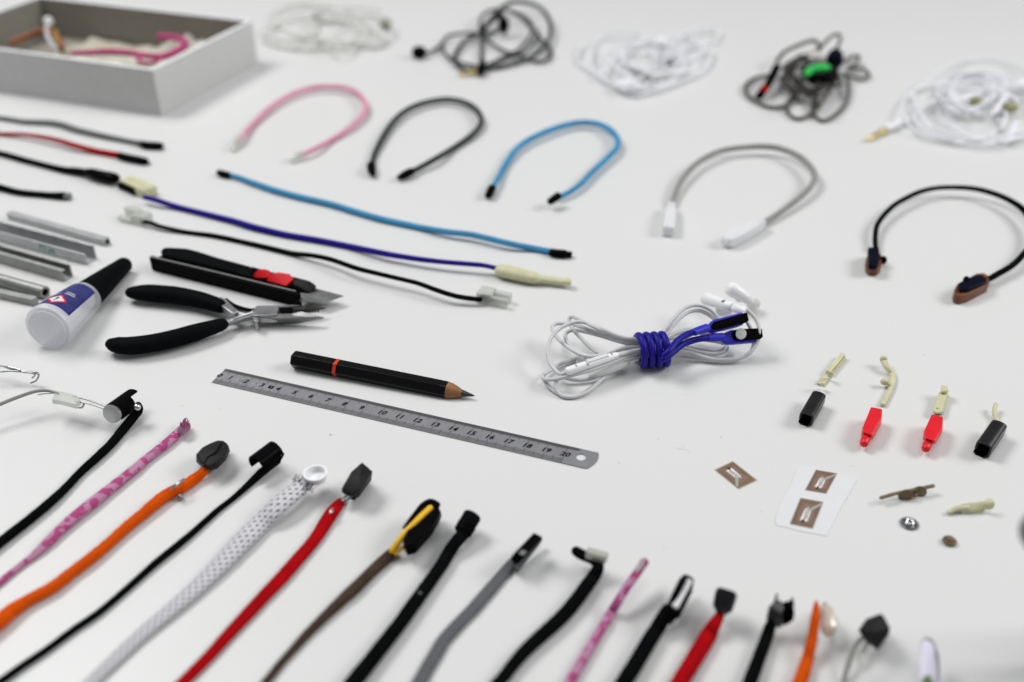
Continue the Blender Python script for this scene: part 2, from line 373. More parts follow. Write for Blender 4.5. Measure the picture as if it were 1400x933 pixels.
# stray crumbs and lint
g = G()
lr = random.Random(5)
for px, py, r in [(lr.uniform(180, 1390), lr.uniform(420, 930), lr.uniform(.08, .2)) for _ in range(70)]+list(((672, 596, .45), (452, 595, .5), (846, 633, .3), (1263, 486, .3), (1133, 545, .25), (986, 598, .3), (560, 640, .2), (705, 560, .2), (900, 600, .25), (1010, 560, .2), (860, 690, .25), (820, 700, .2), (640, 690, .2), (1180, 520, .2), (1040, 700, .25), (300, 560, .25), (980, 320, .3))):
    c = P(px, py, 0); g = g+ball((c.x, c.y, r*.4), r, r*.7, r*.5, 6, 4)
for i in range(9):
    px, py, a = lr.uniform(250, 1380), lr.uniform(420, 760), lr.uniform(0, 6); c = P(px, py, .1); l = lr.uniform(1.2, 3)
    g = g+tube([c, c+Vector((math.cos(a)*l, math.sin(a)*l, .05)), c+Vector((math.cos(a+.9)*l*1.7, math.sin(a+.9)*l*1.7, 0))], .025, 5, 4)
cr_ = bpy.data.objects.new("crumbs", mesh_of("crumbs", g, Vector((0, 0, 0)), M_("grey lint", (.35, .34, .33), .8))); COL.objects.link(cr_)
cr_['kind'] = 'stuff'; cr_['label'] = "tiny grey crumbs scattered on the white table"; cr_['category'] = "crumbs"

# ================================================================ STEEL RULER
A0, A1 = P(289.8, 522.6, .5), P(802.6, 641.0, .5)
ax = (A1-A0).normalized(); ay = Vector((-ax.y, ax.x, 0))
W_ = 13.4
T = Thing('steel_ruler', "steel 20 centimetre ruler with a hanging hole, lying below the pencil", 'ruler', (550, 575))
MR = Matrix((ax, ay, Vector((0, 0, 1)))).transposed().to_4x4(); MR.translation = Vector((A0.x, A0.y, 0))
MRi = MR.inverted()
Lr = (MRi @ P(818.7, 618.6, .5)).x; hc = MRi @ P(794.4, 625.2, .5)
corner = (MRi @ A1).x
# px of ticks says where k cm falls
t20 = (MRi @ P(710+725/11.667, 580+485/11.667, .5)).x; t1 = (MRi @ P(284+430/11.667, 495+237/11.667, .5)).x
cm = (t20-t1)/19; u0 = t1-cm
out = [(0, 0)]+[(corner-1+1.2*math.sin(a), 1.2-1.2*math.cos(a)) for a in (.1, .8)]
nn = 12
for i in range(nn+1):
    a = i/nn; out.append((corner+(Lr-corner)*a+3.1*math.sin(math.pi*a)*.55, .3+(W_-.3)*a))
out += [(0, W_)]
hole = [(hc.x+2.55*math.cos(2*math.pi*i/24), hc.y+2.55*math.sin(2*math.pi*i/24)) for i in range(24)]
bm = bmesh.new()
vo = [bm.verts.new((x, y, .55)) for x, y in out]; eo = [bm.edges.new((vo[i], vo[(i+1) % len(vo)])) for i in range(len(vo))]
vh = [bm.verts.new((x, y, .55)) for x, y in hole]; eh = [bm.edges.new((vh[i], vh[(i+1) % len(vh)])) for i in range(len(vh))]
bmesh.ops.triangle_fill(bm, edges=eo+eh, use_beauty=True)
bm.verts.index_update(); tf = [tuple(v.index for v in f.verts) for f in bm.faces]; tv = [v.co.copy() for v in bm.verts]; bm.free()
def up(tri):
    a, b, c = (tv[i] for i in tri); return tri if (b-a).cross(c-a).z > 0 else tri[::-1]
tf = [up(t) for t in tf]; n = len(tv)
gr = G(tv+[Vector((v.x, v.y, .05)) for v in tv], tf+[tuple(i+n for i in t[::-1]) for t in tf])
no = len(out)
gr = gr+G([], [])
gr.f += [(i, i+n, (i+1) % no+n, (i+1) % no) for i in range(no)]; gr.f += [(no+i, no+(i+1) % 24, no+(i+1) % 24+n, no+i+n) for i in range(24)]
gr.uv = [None]*len(gr.f)
T.part('blade', gr.xf(MR), 'ruler_face', ang=30)
T.part('edge_reflection', prism([(0.05, W_-2.3), (u0+20.55*cm, W_-2.3), (u0+20.55*cm+1.2, W_-.05), (0.05, W_-.05)], .552, .566).xf(MR), 'ruler_band', smooth=False)  # polished far edge; the dark room it reflects is put into the colour
tk = G(); z0, z1 = .553, .575
for i in range(0, 401):
    x = u0+i*cm/20
    ln = 4.9 if i % 20 == 0 else (4.0 if i % 10 == 0 else 3.1)
    hw = .15 if i % 10 == 0 else .085
    if x > .1: tk = tk+box(x-hw, x+hw, .25, ln, z0, z1)
for i in range(0, 201):
    x = u0+i*cm/10
    ln = 4.6 if i % 10 == 0 else (3.9 if i % 5 == 0 else 2.9)
    hw = .15 if i % 5 == 0 else .09
    if x > .1: tk = tk+box(x-hw, x+hw, W_-ln, W_-1.2, z0+.012, z1+.01)
T.part('graduation_marks', tk.xf(MR), 'ruler_tick', smooth=False, kind='stuff')
for k in range(0, 21):
    s = str(k); x = u0+k*cm
    g = text(s, 4.4, .25, bold=.17)
    off = (-1.9 if k < 10 else 0.0)
    if k == 0: off = 1.4
    g = g.xf(Matrix.Translation((x+off, 6.6, .585)) @ Matrix.Diagonal((1.08, 1.0, 1, 1)))
    T.part('printed_number', g.xf(MR), 'ink', smooth=False)
for x, s in ((1.28, 'o'), (1.48, 'o'), (1.66, 'x'), (2.28, 'o'), (2.48, '×'), (2.64, 'o')):
    g = text(s, 3.2, .2).xf(Matrix.Translation((u0+x*cm, 6.6, .585))); T.part('faint_stamp', g.xf(MR), 'foil_line' if x in (1.28, 2.28, 2.64) else 'ruler_band', smooth=False)
g = box(u0+3.24*cm, u0+3.54*cm, 5.3, 8.0, .56, .58); T.part('black_stamp', g.xf(MR), 'ink', smooth=False)
g = text('×', 2.8, .2).xf(Matrix.Translation((u0+3.39*cm, 6.7, .6))); T.part('stamp_cross', g.xf(MR), 'ruler_face', smooth=False)

# ================================================================ PENCIL
T = Thing('pencil', "thick black hexagonal pencil with a thin red ring, point to the right", 'pencil', (520, 520))
a, b = P(400.5, 491, 5.0), P(649, 541.5, 2.6); M, L = frame(a, b)
rr = 5.05; sh = (P(611, 533, 4.3)-a).length; le = (P(633, 536.5, 3.2)-a).length
h0 = math.radians(0)
band = (P(460, 503, 5)-a).length
T.part('barrel', (lathe([(0, rr*.72), (.5, rr*.93), (1.3, rr), (sh-5, rr), (sh, rr*.985)], 6, a0=h0)).xf(M), 'lacquer', bev=.45, ang=20, seg=2)
T.part('ring_band', lathe([(band-1.1, rr*1.012), (band+1.2, rr*1.012)], 6, a0=h0).xf(M), 'red_paint', bev=.3, ang=20)
# scalloped wood
v = []; f = []; SG = 36
for j, (t, s) in enumerate(((0, 1), (.25, .93), (.5, .77), (.75, .58), (1, .36))):
    for k in range(SG):
        aa = 2*math.pi*k/SG; hexr = rr*math.cos(math.pi/6)/math.cos(((aa-h0) % (math.pi/3))-math.pi/6)
        x = sh-4.2*(1 if j == 0 else 0)+ (0 if j == 0 else t*(le-sh))
        if j == 0: x = sh-.2; r_ = hexr*.97
        else: r_ = rr*s*.93
        v.append(Vector((x, math.cos(aa)*r_, math.sin(aa)*r_)))
for j in range(4):
    for k in range(SG): f.append((j*SG+k, j*SG+(k+1) % SG, (j+1)*SG+(k+1) % SG, (j+1)*SG+k))
T.part('sharpened_wood', G(v, f).xf(M), 'wood', ang=60)
T.part('lead', lathe([(le-.4, rr*.38), (le+.6, rr*.36), (L-4, rr*.25), (L-.8, .5), (L, .15)], 14).xf(M), 'lead')

# ================================================================ PLIERS
T = Thing('pliers', "small needle nose pliers with black rubber grips, opened into a V", 'pliers', (300, 440))
lo = T.part('grip', cord([(152, 470, 17, 6), (160, 472, 25, 6.5), (178, 473, 28, 6.5), (205, 470, 28, 6.5), (235, 464, 28, 6.5), (265, 455.5, 27, 6.5), (290, 448, 23, 6.5), (304, 443.5, 19, 6.5)], .85, 20), 'blk_rubber')
up_ = T.part('grip', cord([(179, 400, 17, 6), (188, 400.5, 23, 6.5), (205, 401, 27, 6.5), (238, 404, 28, 6.5), (268, 409, 26, 6.5), (290, 415, 24, 6.5), (303, 420, 20, 6.5)], .85, 20), 'blk_rubber')
T.part('arm', cord([(300, 414, 14, 6), (316, 418, 9, 6), (330, 424, 8, 6), (350, 427, 9, 6)], .7, 12), 'steel')
T.part('arm', cord([(300, 444, 18, 5.5), (312, 440.5, 16, 5.5), (328, 436.5, 14, 5.5), (350, 431, 13, 6)], .6, 12), 'steel')
T.part('arm_ridge', cord([(316, 439, 3, 9), (330, 433, 4, 9), (346, 428, 4, 9)], 1, 8), 'chrome')
T.part('grip_collar', pxprism([(297, 408), (302, 405.5), (309, 409), (326, 425), (318, 429), (302, 418)], 4, 9), 'steel', bev=.5)
T.part('leaf_spring', cord([(309, 409, 4, 8), (318, 416, 5, 8), (328, 421, 7, 7.5), (340, 424, 7, 7), (347, 424, 6, 7)], .6, 8), 'blk_gloss')
T.part('pivot_plate', pxprism([(345.5, 424.5), (350, 418.5), (354, 417.5), (382, 417.5), (381, 424), (378.5, 430), (370, 431), (346, 431.5), (343.5, 428)], 3.5, 9.2), 'steel', bev=.5)
T.part('pivot_boss', pxprism([(345, 434), (346, 430.5), (353, 430.5), (354, 437), (351, 440), (347, 439)], 2.5, 8.3), 'steel', bev=.5)
T.part('jaw', hull([(347, 430.5, 7.5), (352, 430.5, 8), (380, 428.5, 8), (400, 428.5, 8), (443, 433.4, 6.5), (444, 435, 5.6), (441, 436.6, 4.6), (347, 437, 3), (353, 440, 1.5), (364, 443, .6), (385, 444.5, .3), (405, 443.5, .5), (352, 434, 8), (384, 435, 8), (420, 434.5, 7.2)]), 'steel_dull', bev=.35, ang=25)
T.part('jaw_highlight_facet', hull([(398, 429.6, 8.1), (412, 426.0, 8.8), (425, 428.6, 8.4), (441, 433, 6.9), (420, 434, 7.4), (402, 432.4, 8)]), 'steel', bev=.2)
T.part('jaw', hull([(380, 419, 8.6), (400, 418, 8.4), (420, 418.5, 8), (446, 421.2, 6.2), (446, 422.4, 5.6), (424, 423, 7.6), (402, 422, 8.2), (380, 423, 8.4), (382, 429, 2), (404, 429.5, 2.5), (426, 427.5, 3.4)]), 'dark_steel', bev=.3, ang=25)
T.part('jaw_back', hull([(380, 418.4, 8.8), (400, 416.8, 8.8), (412, 417.4, 8.6), (400, 419.5, 8.9), (380, 420.6, 9), (380, 420, 7), (404, 419, 7)]), 'steel', bev=.2)
T.part('serrated_insert', pxprism([(382, 421.4), (400, 420.5), (401, 426.4), (383, 427.5)], 6, 8.75), 'blk_plastic', bev=.3)
g = G()
for i in range(9):
    x = 405+i*3.6; g = g+pxprism([(x, 420.9+.05*i), (x+2.0, 420.9+.05*i), (x+1.8, 423.6-.12*i), (x-.2, 423.8-.12*i)], 5.5-.15*i, 8.5-.2*i)
T.part('tooth_row', g, 'dark_steel', smooth=False)

# ================================================================ UTILITY KNIFE
T = Thing('utility_knife', "black snap-off utility knife with red slider, blade partly out", 'knife', (310, 385))
T.part('channel', pxprism([(203.5, 352.5), (209, 348.5), (213, 350.5), (300, 371.5), (404, 396.5), (411, 401), (409, 404), (404, 402.5), (300, 377), (212, 355.5)], .3, 9.5), 'blk_gloss', bev=.6)
T.part('channel_highlight', cord([(206, 350.6, 2.4, 9.55), (214, 352.6, 2.4, 9.55), (300, 373.0, 2.4, 9.55), (404, 398.2, 2.4, 9.55)], .35, 8), 'light_grey_cord')  # pale strip paints the highlight along the channel's glossy top edge
T.part('inner_track', pxprism([(215, 352), (230, 345), (345, 373), (410, 388), (418, 400), (404, 399), (300, 373)], 1, 6.5), 'blk_plastic', bev=.3)
T.part('handle', pxprism([(219, 342), (223, 338), (232, 337.5), (256, 339), (272, 343), (300, 352), (343, 363.5), (346, 372), (343, 378), (300, 366), (228, 349), (222, 347.5)], 1, 12), 'blk_rubber', bev=1.6, seg=3)
T.part('back_rail', pxprism([(343, 364), (372, 372), (404, 379), (425, 384.5), (424, 389), (400, 384), (345, 371)], 1, 10.5), 'blk_plastic', bev=.5)
T.part('nose_guard', hull([(400, 382, 11), (414, 381.5, 11.5), (428, 387, 10.5), (433, 392, 9), (423, 401, 6.5), (414, 409, 2), (404, 405, 2), (400, 391, 9), (431, 396, 2), (405, 390, 10.5)]), 'charcoal', bev=.5)
s_ = T.part('slider', hull([(343, 378, 9), (352, 368.5, 13.5), (361, 367, 14), (371, 371, 13.5), (366, 381, 10), (345, 381, 8), (372, 381, 8)]), 'red_plastic', bev=.6)
T.part('slider', hull([(364, 384, 9), (372, 374, 13.5), (380, 371.5, 14), (396, 374.5, 14), (402, 381, 12), (391, 392, 9), (366, 384, 8), (400, 386, 8)]), 'red_plastic', bev=.6)
T.part('blade', pxprism([(404, 404), (426, 393.5), (432, 394.5), (469.5, 404.5), (441, 414.5), (410, 411)], 5.6, 6.2), 'steel_dull', smooth=False)
T.part('blade_bevel', pxprism([(414, 408.5), (450, 408), (469, 404.6), (441, 414.5), (412, 411.4)], 6.21, 6.32), 'steel', smooth=False)

# ================================================================ GLUE BOTTLE
T = Thing('glue_bottle', "small frosted glue bottle with a long black cap and blue warning label", 'bottle', (90, 440))
a, b = P(64, 450, 13.8), P(173, 360, 5.4); M, L = frame(a, b)
nk = (P(117, 404, 11)-a).length
# lie flat on the table: the lowest line touches it
R0, R1, R2, R3 = 13.9, 9.6, 9.0, 4.7
body = lathe([(-.2, R0*.62), (0, R0*.8), (.8, R0*.95), (2.5, R0), (nk-2, R1+.6), (nk-.4, R1+.3), (nk, R1-.3)], 40)
T.part('body', body.xf(M), 'frost')
inner = lathe([(1.8, R0*.55), (2.4, R0*.84), (nk-2, R1*.75)], 32)
T.part('inner_fill', inner.xf(M), M_("cloudy glue", (.86, .87, .93), .35, alpha=.35))
T.part('base_rim', gsum([tube([Vector((-.1, math.cos(2*math.pi*i/32)*R0*.78, math.sin(2*math.pi*i/32)*R0*.78)) for i in range(33)], .55, 6, 1, cap='none', smooth=False)]).xf(M), 'frost')
T.part('cap', lathe([(nk-.3, R2*.95), (nk, R2+.25), (nk+1, R2+.2), (L*.75, (R2+R3)/2+.1), (L-2.5, R3+.3), (L-.8, R3-.5), (L, R3-1.8)], 36).xf(M), 'blk_rubber')
def on_bottle(x, ang, lift=.12):
    t = max(0, min(1, (x-2.5)/(nk-4.5))); r = R0+(R1+.6-R0)*t
    r += lift; return M @ Vector((x, math.cos(ang)*r, math.sin(ang)*r))
def patch(x0, x1, a0, a1, lift, nx=10, na=12):
    v = [on_bottle(x0+(x1-x0)*i/nx, math.radians(a0+(a1-a0)*k/na), lift) for i in range(nx+1) for k in range(na+1)]
    return G(v, [(i*(na+1)+k, (i+1)*(na+1)+k, (i+1)*(na+1)+k+1, i*(na+1)+k+1) for i in range(nx) for k in range(na)])
T.part('label', patch(5, nk-3.5, 42, 150, .10), 'label_navy')
T.part('label_field', patch(5.8, nk-4.5, 47, 146, .16), 'label_blue')
cx, ca = 12.5, 96
def pt2(dx, da, lift): return on_bottle(cx+dx, math.radians(ca+da), lift)
def dia(sx, sa, lift, n=8):
    v = [pt2(sx*(u+w_)/2, sa*(u-w_)/2, lift) for u in [2*i/n-1 for i in range(n+1)] for w_ in [2*k/n-1 for k in range(n+1)]]
    return G(v, [(i*(n+1)+k, (i+1)*(n+1)+k, (i+1)*(n+1)+k+1, i*(n+1)+k+1) for i in range(n) for k in range(n)])
T.part('warning_diamond', dia(6.2, 27, .24), 'red_plastic', smooth=False)
T.part('warning_field', dia(4.7, 20.5, .32), 'paper', smooth=False)
T.part('exclamation_mark', G([pt2(-1.0, -1.8, .42), pt2(2.6, -2.6, .42), pt2(2.6, 2.6, .42), pt2(-1.0, 1.8, .42), pt2(-2.6, -1.8, .42), pt2(-1.7, -1.8, .42), pt2(-1.7, 1.8, .42), pt2(-2.6, 1.8, .42)], [(0, 1, 2, 3), (4, 5, 6, 7)]), 'ink', smooth=False)
g = G()
for i, (x, a0, a1) in enumerate(((8.0, 55, 70), (10.2, 56, 66), (12.4, 54, 68), (19.0, 62, 80), (21.0, 60, 84), (23.0, 95, 120), (21.0, 96, 124))): g = g+patch(x, x+.7, a0, a1, .3, 1, 4)
T.part('fine_print', g, 'foil', smooth=False)

# ================================================================ ALUMINIUM PROFILES
grp = 'aluminium profiles at the left edge'
def prof(label, a, b, cs, mat, extra=None, name='aluminium_profile'):
    T = Thing(name, label, 'metal profile', a, grp); M, L = frame(P(*a, 0), P(*b, 0))
    g = G()
    for o in cs: g = g+xprism(o, 0, L)
    T.part('profile', g.xf(M), mat, bev=.25, smooth=False)
    if extra: extra(T, M, L)
def sq(y0, y1, z0, z1): return [(y0, z0), (y1, z0), (y1, z1), (y0, z1)]
prof("thin bright square tube, farthest of the aluminium profiles", (11, 300), (145, 337.5), [sq(0, 4.6, .1, .8), sq(0, .7, .8, 4.2), sq(3.9, 4.6, .8, 4.2), sq(0, 4.6, 4.2, 4.9)], 'alu',
     lambda T, M, L: T.part('tube_bore', box(.5, L-.5, .8, 3.8, .9, 4.1).xf(M), 'blk_plastic'))
def gm(T, M, L):
    g = gsum([box(L-40, L-38.8, -.12, 0, 3, 7), box(L-38.8, L-36, -.12, 0, 5.8, 7), box(L-36.5, L-35.2, -.12, 0, 3, 6), box(L-33, L-30, -.12, 0, 2.4, 3.6), box(L-31, L-27, -.12, 0, 4, 5.4), box(L-28.5, L-27, -.12, 0, 2.4, 4)])
    T.part('green_marking', g.xf(M), 'green_mark', smooth=False)
prof("wide aluminium channel with a green marking on its front", (-22, 325), (119, 363), [sq(0, 1.2, .1, 8), sq(1.2, 8.3, .1, 1.2), sq(8.3, 9.5, .1, 10.2)], 'alu', gm)
prof("dull open aluminium angle between the marked channel and the round tube", (-20, 355), (88, 386), [sq(0, 1.1, .1, 8), sq(1.1, 3, 6.9, 8), sq(1.1, 6.6, .1, 1.2), sq(6.6, 7.8, .1, 9.0)], 'alu_dull')
T = Thing('aluminium_tube', "round aluminium tube with a dark open bore", 'metal tube', (20, 392), grp)
M, L = frame(P(-20, 377, 4), P(62, 400, 4)); o_ = lathe([(0, 3.8), (L, 3.8)], 28, close=False); i_ = lathe([(0, 2.4), (L, 2.4)], 28, close=False)
i_.f = [q[::-1] for q in i_.f]; rim = G([v for v in o_.v[28:]]+[v for v in i_.v[28:]], [(k, (k+1) % 28, 28+(k+1) % 28, 28+k) for k in range(28)])
T.part('tube_wall', (o_+i_+rim).xf(M), 'alu_dull'); T.part('tube_bore', lathe([(0, 2.35), (L-.9, 2.35)], 20).xf(M), 'blk_plastic')
prof("thin grey square rod, nearest of the aluminium profiles", (-20, 405), (47, 419.5), [sq(0, 4.2, .1, 5)], 'alu_dull', name='aluminium_rod')

# ================================================================ CARD BOX WITH SCRAPS
HB = 45.0
# fit the height so that the near corner stands upright
best = min(range(30, 70), key=lambda h: abs(P(212, 96.5, h).y-P(221.5, 160, 0).y)); HB = float(best)
c0 = P(221.5, 160, 0); c1 = P(353, 86, 0); c3 = P(-60, 109, 0)
dx = (c1-c0).normalized(); dn = Vector((-dx.y, dx.x, 0)); LR = (c1-c0).length
back = P(52, -4, HB); LF = (back-Vector((c0.x, c0.y, HB))).dot(dn)
T = Thing('card_box', "open grey white card box holding pink cords, top left", 'box', org=Vector((c0.x, c0.y, 0)))
MB = Matrix((dx, dn, Vector((0, 0, 1)))).transposed().to_4x4(); MB.translation = Vector((c0.x, c0.y, 0))
tw = 3.2
T.part('side_wall', box(0, LR, 0, tw, 0, HB).xf(MB), 'wht_card', bev=.4)
T.part('side_wall', box(0, LR, LF-tw, LF, 0, HB).xf(MB), 'wht_card', bev=.4)
T.part('front_wall', box(0, tw, tw, LF-tw, 0, HB-.01).xf(MB), 'wht_card', bev=.4)
T.part('back_wall', box(LR-tw, LR, tw, LF-tw, 0, HB-.01).xf(MB), 'wht_card', bev=.4)
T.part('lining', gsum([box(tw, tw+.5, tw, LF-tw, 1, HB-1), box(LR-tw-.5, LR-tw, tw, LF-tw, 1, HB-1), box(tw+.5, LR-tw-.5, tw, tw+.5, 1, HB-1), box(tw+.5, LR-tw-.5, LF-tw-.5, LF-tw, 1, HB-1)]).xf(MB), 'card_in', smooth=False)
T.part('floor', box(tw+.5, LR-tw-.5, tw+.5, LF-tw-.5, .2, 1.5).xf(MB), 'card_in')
T.part('rim_fold', gsum([box(-.2, tw+.4, -.2, LF+.2, HB+.01, HB+.5), box(tw+.4, LR, -.2, tw+.4, HB+.01, HB+.5), box(LR-tw-.3, LR+.2, tw+.4, LF, HB+.01, HB+.5), box(tw+.4, LR-tw-.3, LF-tw, LF+.2, HB+.01, HB+.5)]).xf(MB), 'card_edge', smooth=False)
def crumple(x0, x1, y0, y1, z, amp, nx=18, ny=18, seed=1):
    q = random.Random(seed); ph = [(q.uniform(.05, .16), q.uniform(.05, .16), q.uniform(0, 6)) for _ in range(5)]
    v = []
    for i in range(nx+1):
        for k in range(ny+1):
            x = x0+(x1-x0)*i/nx; y = y0+(y1-y0)*k/ny
            v.append(Vector((x, y, z+amp*abs(sum(math.sin(a*x*(1 if j % 2 else -1)+b*y+c) for j, (a, b, c) in enumerate(ph)))/2.2+q.uniform(0, amp*.12))))
    return G(v, [(i*(ny+1)+k, (i+1)*(ny+1)+k, (i+1)*(ny+1)+k+1, i*(ny+1)+k+1) for i in range(nx) for k in range(ny)])
T = Thing('cream_paper', "crumpled cream paper lying in the bottom of the card box", 'paper', org=MB @ Vector((LR*.5, LF*.4, 2)))
T.part('sheet', crumple(12, LR-8, 8, LF*.75, 3, 7, seed=3).xf(MB), M_("cream paper", (.46, .43, .35), .8), smooth=True, ang=60)
T = Thing('plastic_bag', "clear crumpled plastic bag in the right part of the card box", 'bag', org=MB @ Vector((LR*.5, LF*.2, 12)))
T.part('film', crumple(LR*.45, LR-10, 8, LF*.28, 14, 12, seed=5).xf(MB), 'film', ang=80)
T = Thing('plastic_bag', "clear plastic bag on the cream paper in the middle of the card box", 'bag', org=MB @ Vector((LR*.4, LF*.5, 12)))
T.part('film', crumple(16, LR*.6, LF*.33, LF*.62, 11, 8, seed=9).xf(MB), 'film', ang=80)
T = Thing('cord_sample', "magenta cord with a hooked end inside the card box", 'cord', org=P(170, 72, 0)+Vector((0, 0, 30)))
T.part('sleeve', cord([(100, 73, 7, 30), (125, 72, 8, 32), (150, 71, 9, 34), (178, 73, 9, 34), (205, 77, 8, 35), (225, 77, 9, 36), (243, 69, 9, 36), (254, 60, 9, 34), (245, 53, 9, 33), (230, 51, 9, 32), (218, 50, 8, 30)]), 'pink_deep')
T.part('end_loop', cord([(222, 79, 5, 37), (208, 86, 5, 37), (193, 85, 5, 36), (188, 79, 5, 35), (200, 76, 4, 35)]), 'pink_deep')
T = Thing('white_tube', "short white tube with a round end standing in the card box", 'tube', org=P(72, 50, 0)+Vector((0, 0, 20)))
T.part('tube', cord([(66, 30, 6, 38), (64, 42, 6, 32), (67, 54, 6, 28), (74, 64, 6, 25), (82, 70, 6, 22)]), 'wht_cable')
T.part('round_end', ball(P(66, 29.5, 38), 4.6), 'wht_plastic')
T = Thing('brown_strap', "brown and ochre strap curled in the left end of the card box", 'strap', org=P(50, 55, 0)+Vector((0, 0, 20)))
T.part('band', cord([(14, 59, 5, 22), (38, 50, 5, 26), (55, 44, 6, 30), (72, 46, 8, 30), (80, 54, 9, 28), (84, 66, 9, 26)], 1.6), 'ochre')
T.part('buckle', cord([(76, 44, 8, 30), (78, 56, 8, 29)], 1), M_("olive yellow plastic", (.32, .27, .05), .5))

# ================================================================ FRONT ROW OF CORDS WITH CLIP ENDS
FR = 'corded clip samples in the front row'
def local(ax_px, bx_px, ha, hb, roll=0): return frame(P(*ax_px, ha), P(*bx_px, hb), roll=math.radians(roll))

T = Thing('cord_with_magnet_clip', "black cord with a black half-tube clip holding a round silver magnet", 'cord', (150, 610), FR)
T.part('cord', cord([(-70, 800, 15), (0, 742, 14), (36, 714, 13.5), (71, 685, 13), (92, 665, 11.5), (111, 645, 11), (131, 627, 12), (150, 609, 12), (167, 589, 13), (181, 572, 13, 5), (190, 561, 11, 8), (189, 554, 9, 10)], wob=0.018, n=16, fz=0.03), 'blk_knit')
M, L = local((154.5, 565.5), (183, 545), 10.5, 6.0)
T.part('half_tube', (arc_shell(4.0, 5.4, math.radians(-55), math.radians(215), 0, L*.62)+arc_shell(4.0, 5.4, math.radians(-55), math.radians(-18), L*.6, L*.95)+arc_shell(4.0, 5.4, math.radians(20), math.radians(120), L*.6, L)).xf(M), 'blk_plastic', bev=.25)
T.part('magnet', lathe([(-1.5, 4.5), (-1.3, 4.8), (.3, 4.8), (.5, 4.4)], 32).xf(M), 'magnet')
T.part('magnet_rim', arc_shell(4.75, 5.05, math.radians(20), math.radians(160), -1.5, .2).xf(M), 'chrome')
T.part('end_rivet', ball(P(187.5, 557, 11), 1.9), 'chrome')

T = Thing('sleeved_wire', "thin grey wire with a cloudy sleeve and steel prongs reaching the silver magnet", 'wire', (90, 565))
T.part('wire', cord([(-40, 570, 5, 10), (0, 553, 5, 11), (25, 543, 5, 12), (48, 535.5, 4.5, 12), (66, 534.5, 4, 12), (80, 539, 4, 12)]), 'light_grey_cord')
T.part('sleeve', pxprism([(74, 533.5), (92, 537), (105, 540.5), (110, 546), (104, 553.5), (82, 548), (70, 546.5), (74, 540)], 9.5, 12.5), 'clear', bev=.5, seg=2)
T.part('prong', cord([(100, 542, 2.4, 12), (120, 547, 2.6, 12), (146, 556.5, 2.0, 12)]), 'steel')
T.part('prong', cord([(104, 549, 2.0, 11), (124, 553, 2.0, 11), (144, 560, 1.8, 11)]), 'steel')
T.part('prong_loop', cord([(104, 553, 3, 9), (107, 557, 3.4, 8.5), (112, 557, 3.4, 8.5), (115, 552, 3, 9.5)]), 'chrome')
T.part('stray_strand', cord([(52, 540, 1.4, 10), (62, 538.5, 1.4, 11), (72, 538, 1.4, 12)]), 'steel')

T = Thing('wire_loops', "bent silver wire with a rounded double loop at the left edge", 'wire', (25, 520))
T.part('wire', cord([(-40, 494, 3, 9), (0, 500, 2.6, 8), (12, 503.5, 3.4, 8), (26, 507.5, 3.6, 8), (40, 508.5, 3.4, 8), (50, 510, 3.2, 8), (53, 514, 2.6, 6), (49, 521, 2.2, 3), (42, 524, 2, 1.5)]), 'steel')
T.part('wire', cord([(-40, 511, 2.6, 7), (0, 508.6, 2.4, 7.5), (14, 507.4, 2.4, 8), (30, 508.6, 2.6, 8), (44, 510.5, 2.6, 8), (48, 513, 2, 7), (44, 517, 2, 5)]), 'steel')
T.part('bright_end', cord([(10, 501.6, 2.6, 9), (22, 504.4, 2.8, 9), (27, 506, 2.4, 9)]), 'chrome')

T = Thing('cord_sample', "pink patterned fabric cord with a frayed end, left of the orange cord", 'cord', (190, 650), FR)
T.part('cord', cord([(-60, 845, 10), (0, 796, 10), (30, 772, 9.5), (45, 761, 10.5), (63, 744, 14.5), (94, 714, 16.5), (126, 688, 17), (155, 665, 15.5), (185, 641, 14.5), (200, 628, 13), (227, 607, 14), (244, 592, 14), (254, 583, 15)], .8, wob=0.030, n=16, fz=0.03), 'pink_print')
g = G(); q = random.Random(3)
for i in range(16):
    x, y = 250+q.uniform(-5, 6), 586+q.uniform(-5, 3)
    g = g+cord([(x-4, y+5, 2.2, 4), (x, y, 2.4, 5), (x+q.uniform(-4, 6), y-q.uniform(3, 9), 1.8, q.uniform(3, 7)), (x+q.uniform(-2, 8), y-q.uniform(4, 12), 1.2, q.uniform(2, 7))], seg=5, n=3)
T.part('frayed_end', g, 'pink_print')

T = Thing('cord_sample', "thick orange cord ending in a black leaf-shaped clip", 'cord', (150, 742), FR)
T.part('cord', cord([(-60, 895, 24), (0, 849, 22), (18, 834, 20), (41, 820, 17), (72, 803, 17), (97, 784, 16), (126, 762, 16), (151, 741, 15), (172, 722, 15), (195, 703, 16), (226, 678, 17), (251, 665, 16), (266, 655, 15), (279, 645, 13, 4)], wob=0.030, n=16, fz=0.05), 'orange')
T.part('pin', cord([(234, 668, 4, 7), (242, 662.5, 4.5, 8), (251, 656, 4, 8)], seg=8), 'chrome')
T.part('pin_head', ball(P(247, 680, 1.6), 1.5), 'steel_dull')
T.part('neck_ring', ball(P(282, 641, 4.5), 1.5), 'chrome')
lf = [(267, 624), (275, 614.5), (285, 608), (297, 602.5), (305, 602.5), (311, 606), (313.5, 613), (312.5, 622), (308, 631), (299, 640), (286, 645), (276, 640.5), (267, 636)]
T.part('leaf_clip', hull([(x, y, 9.5) for x, y in [(268, 621), (276, 612), (286, 606.5), (297, 602), (305, 602.5), (310, 606), (312, 612), (311, 619), (305, 627), (294, 635), (284, 638), (275, 633)]]+[(290, 620, 11.2), (301, 608, 11.2)]+[(268, 632, 2.5), (282, 645, 2.5), (297, 642, 2.5), (309, 630, 2.5), (315, 617, 2.5), (312, 610, 3), (272, 626, 3)]), 'charcoal', bev=.6, ang=25)
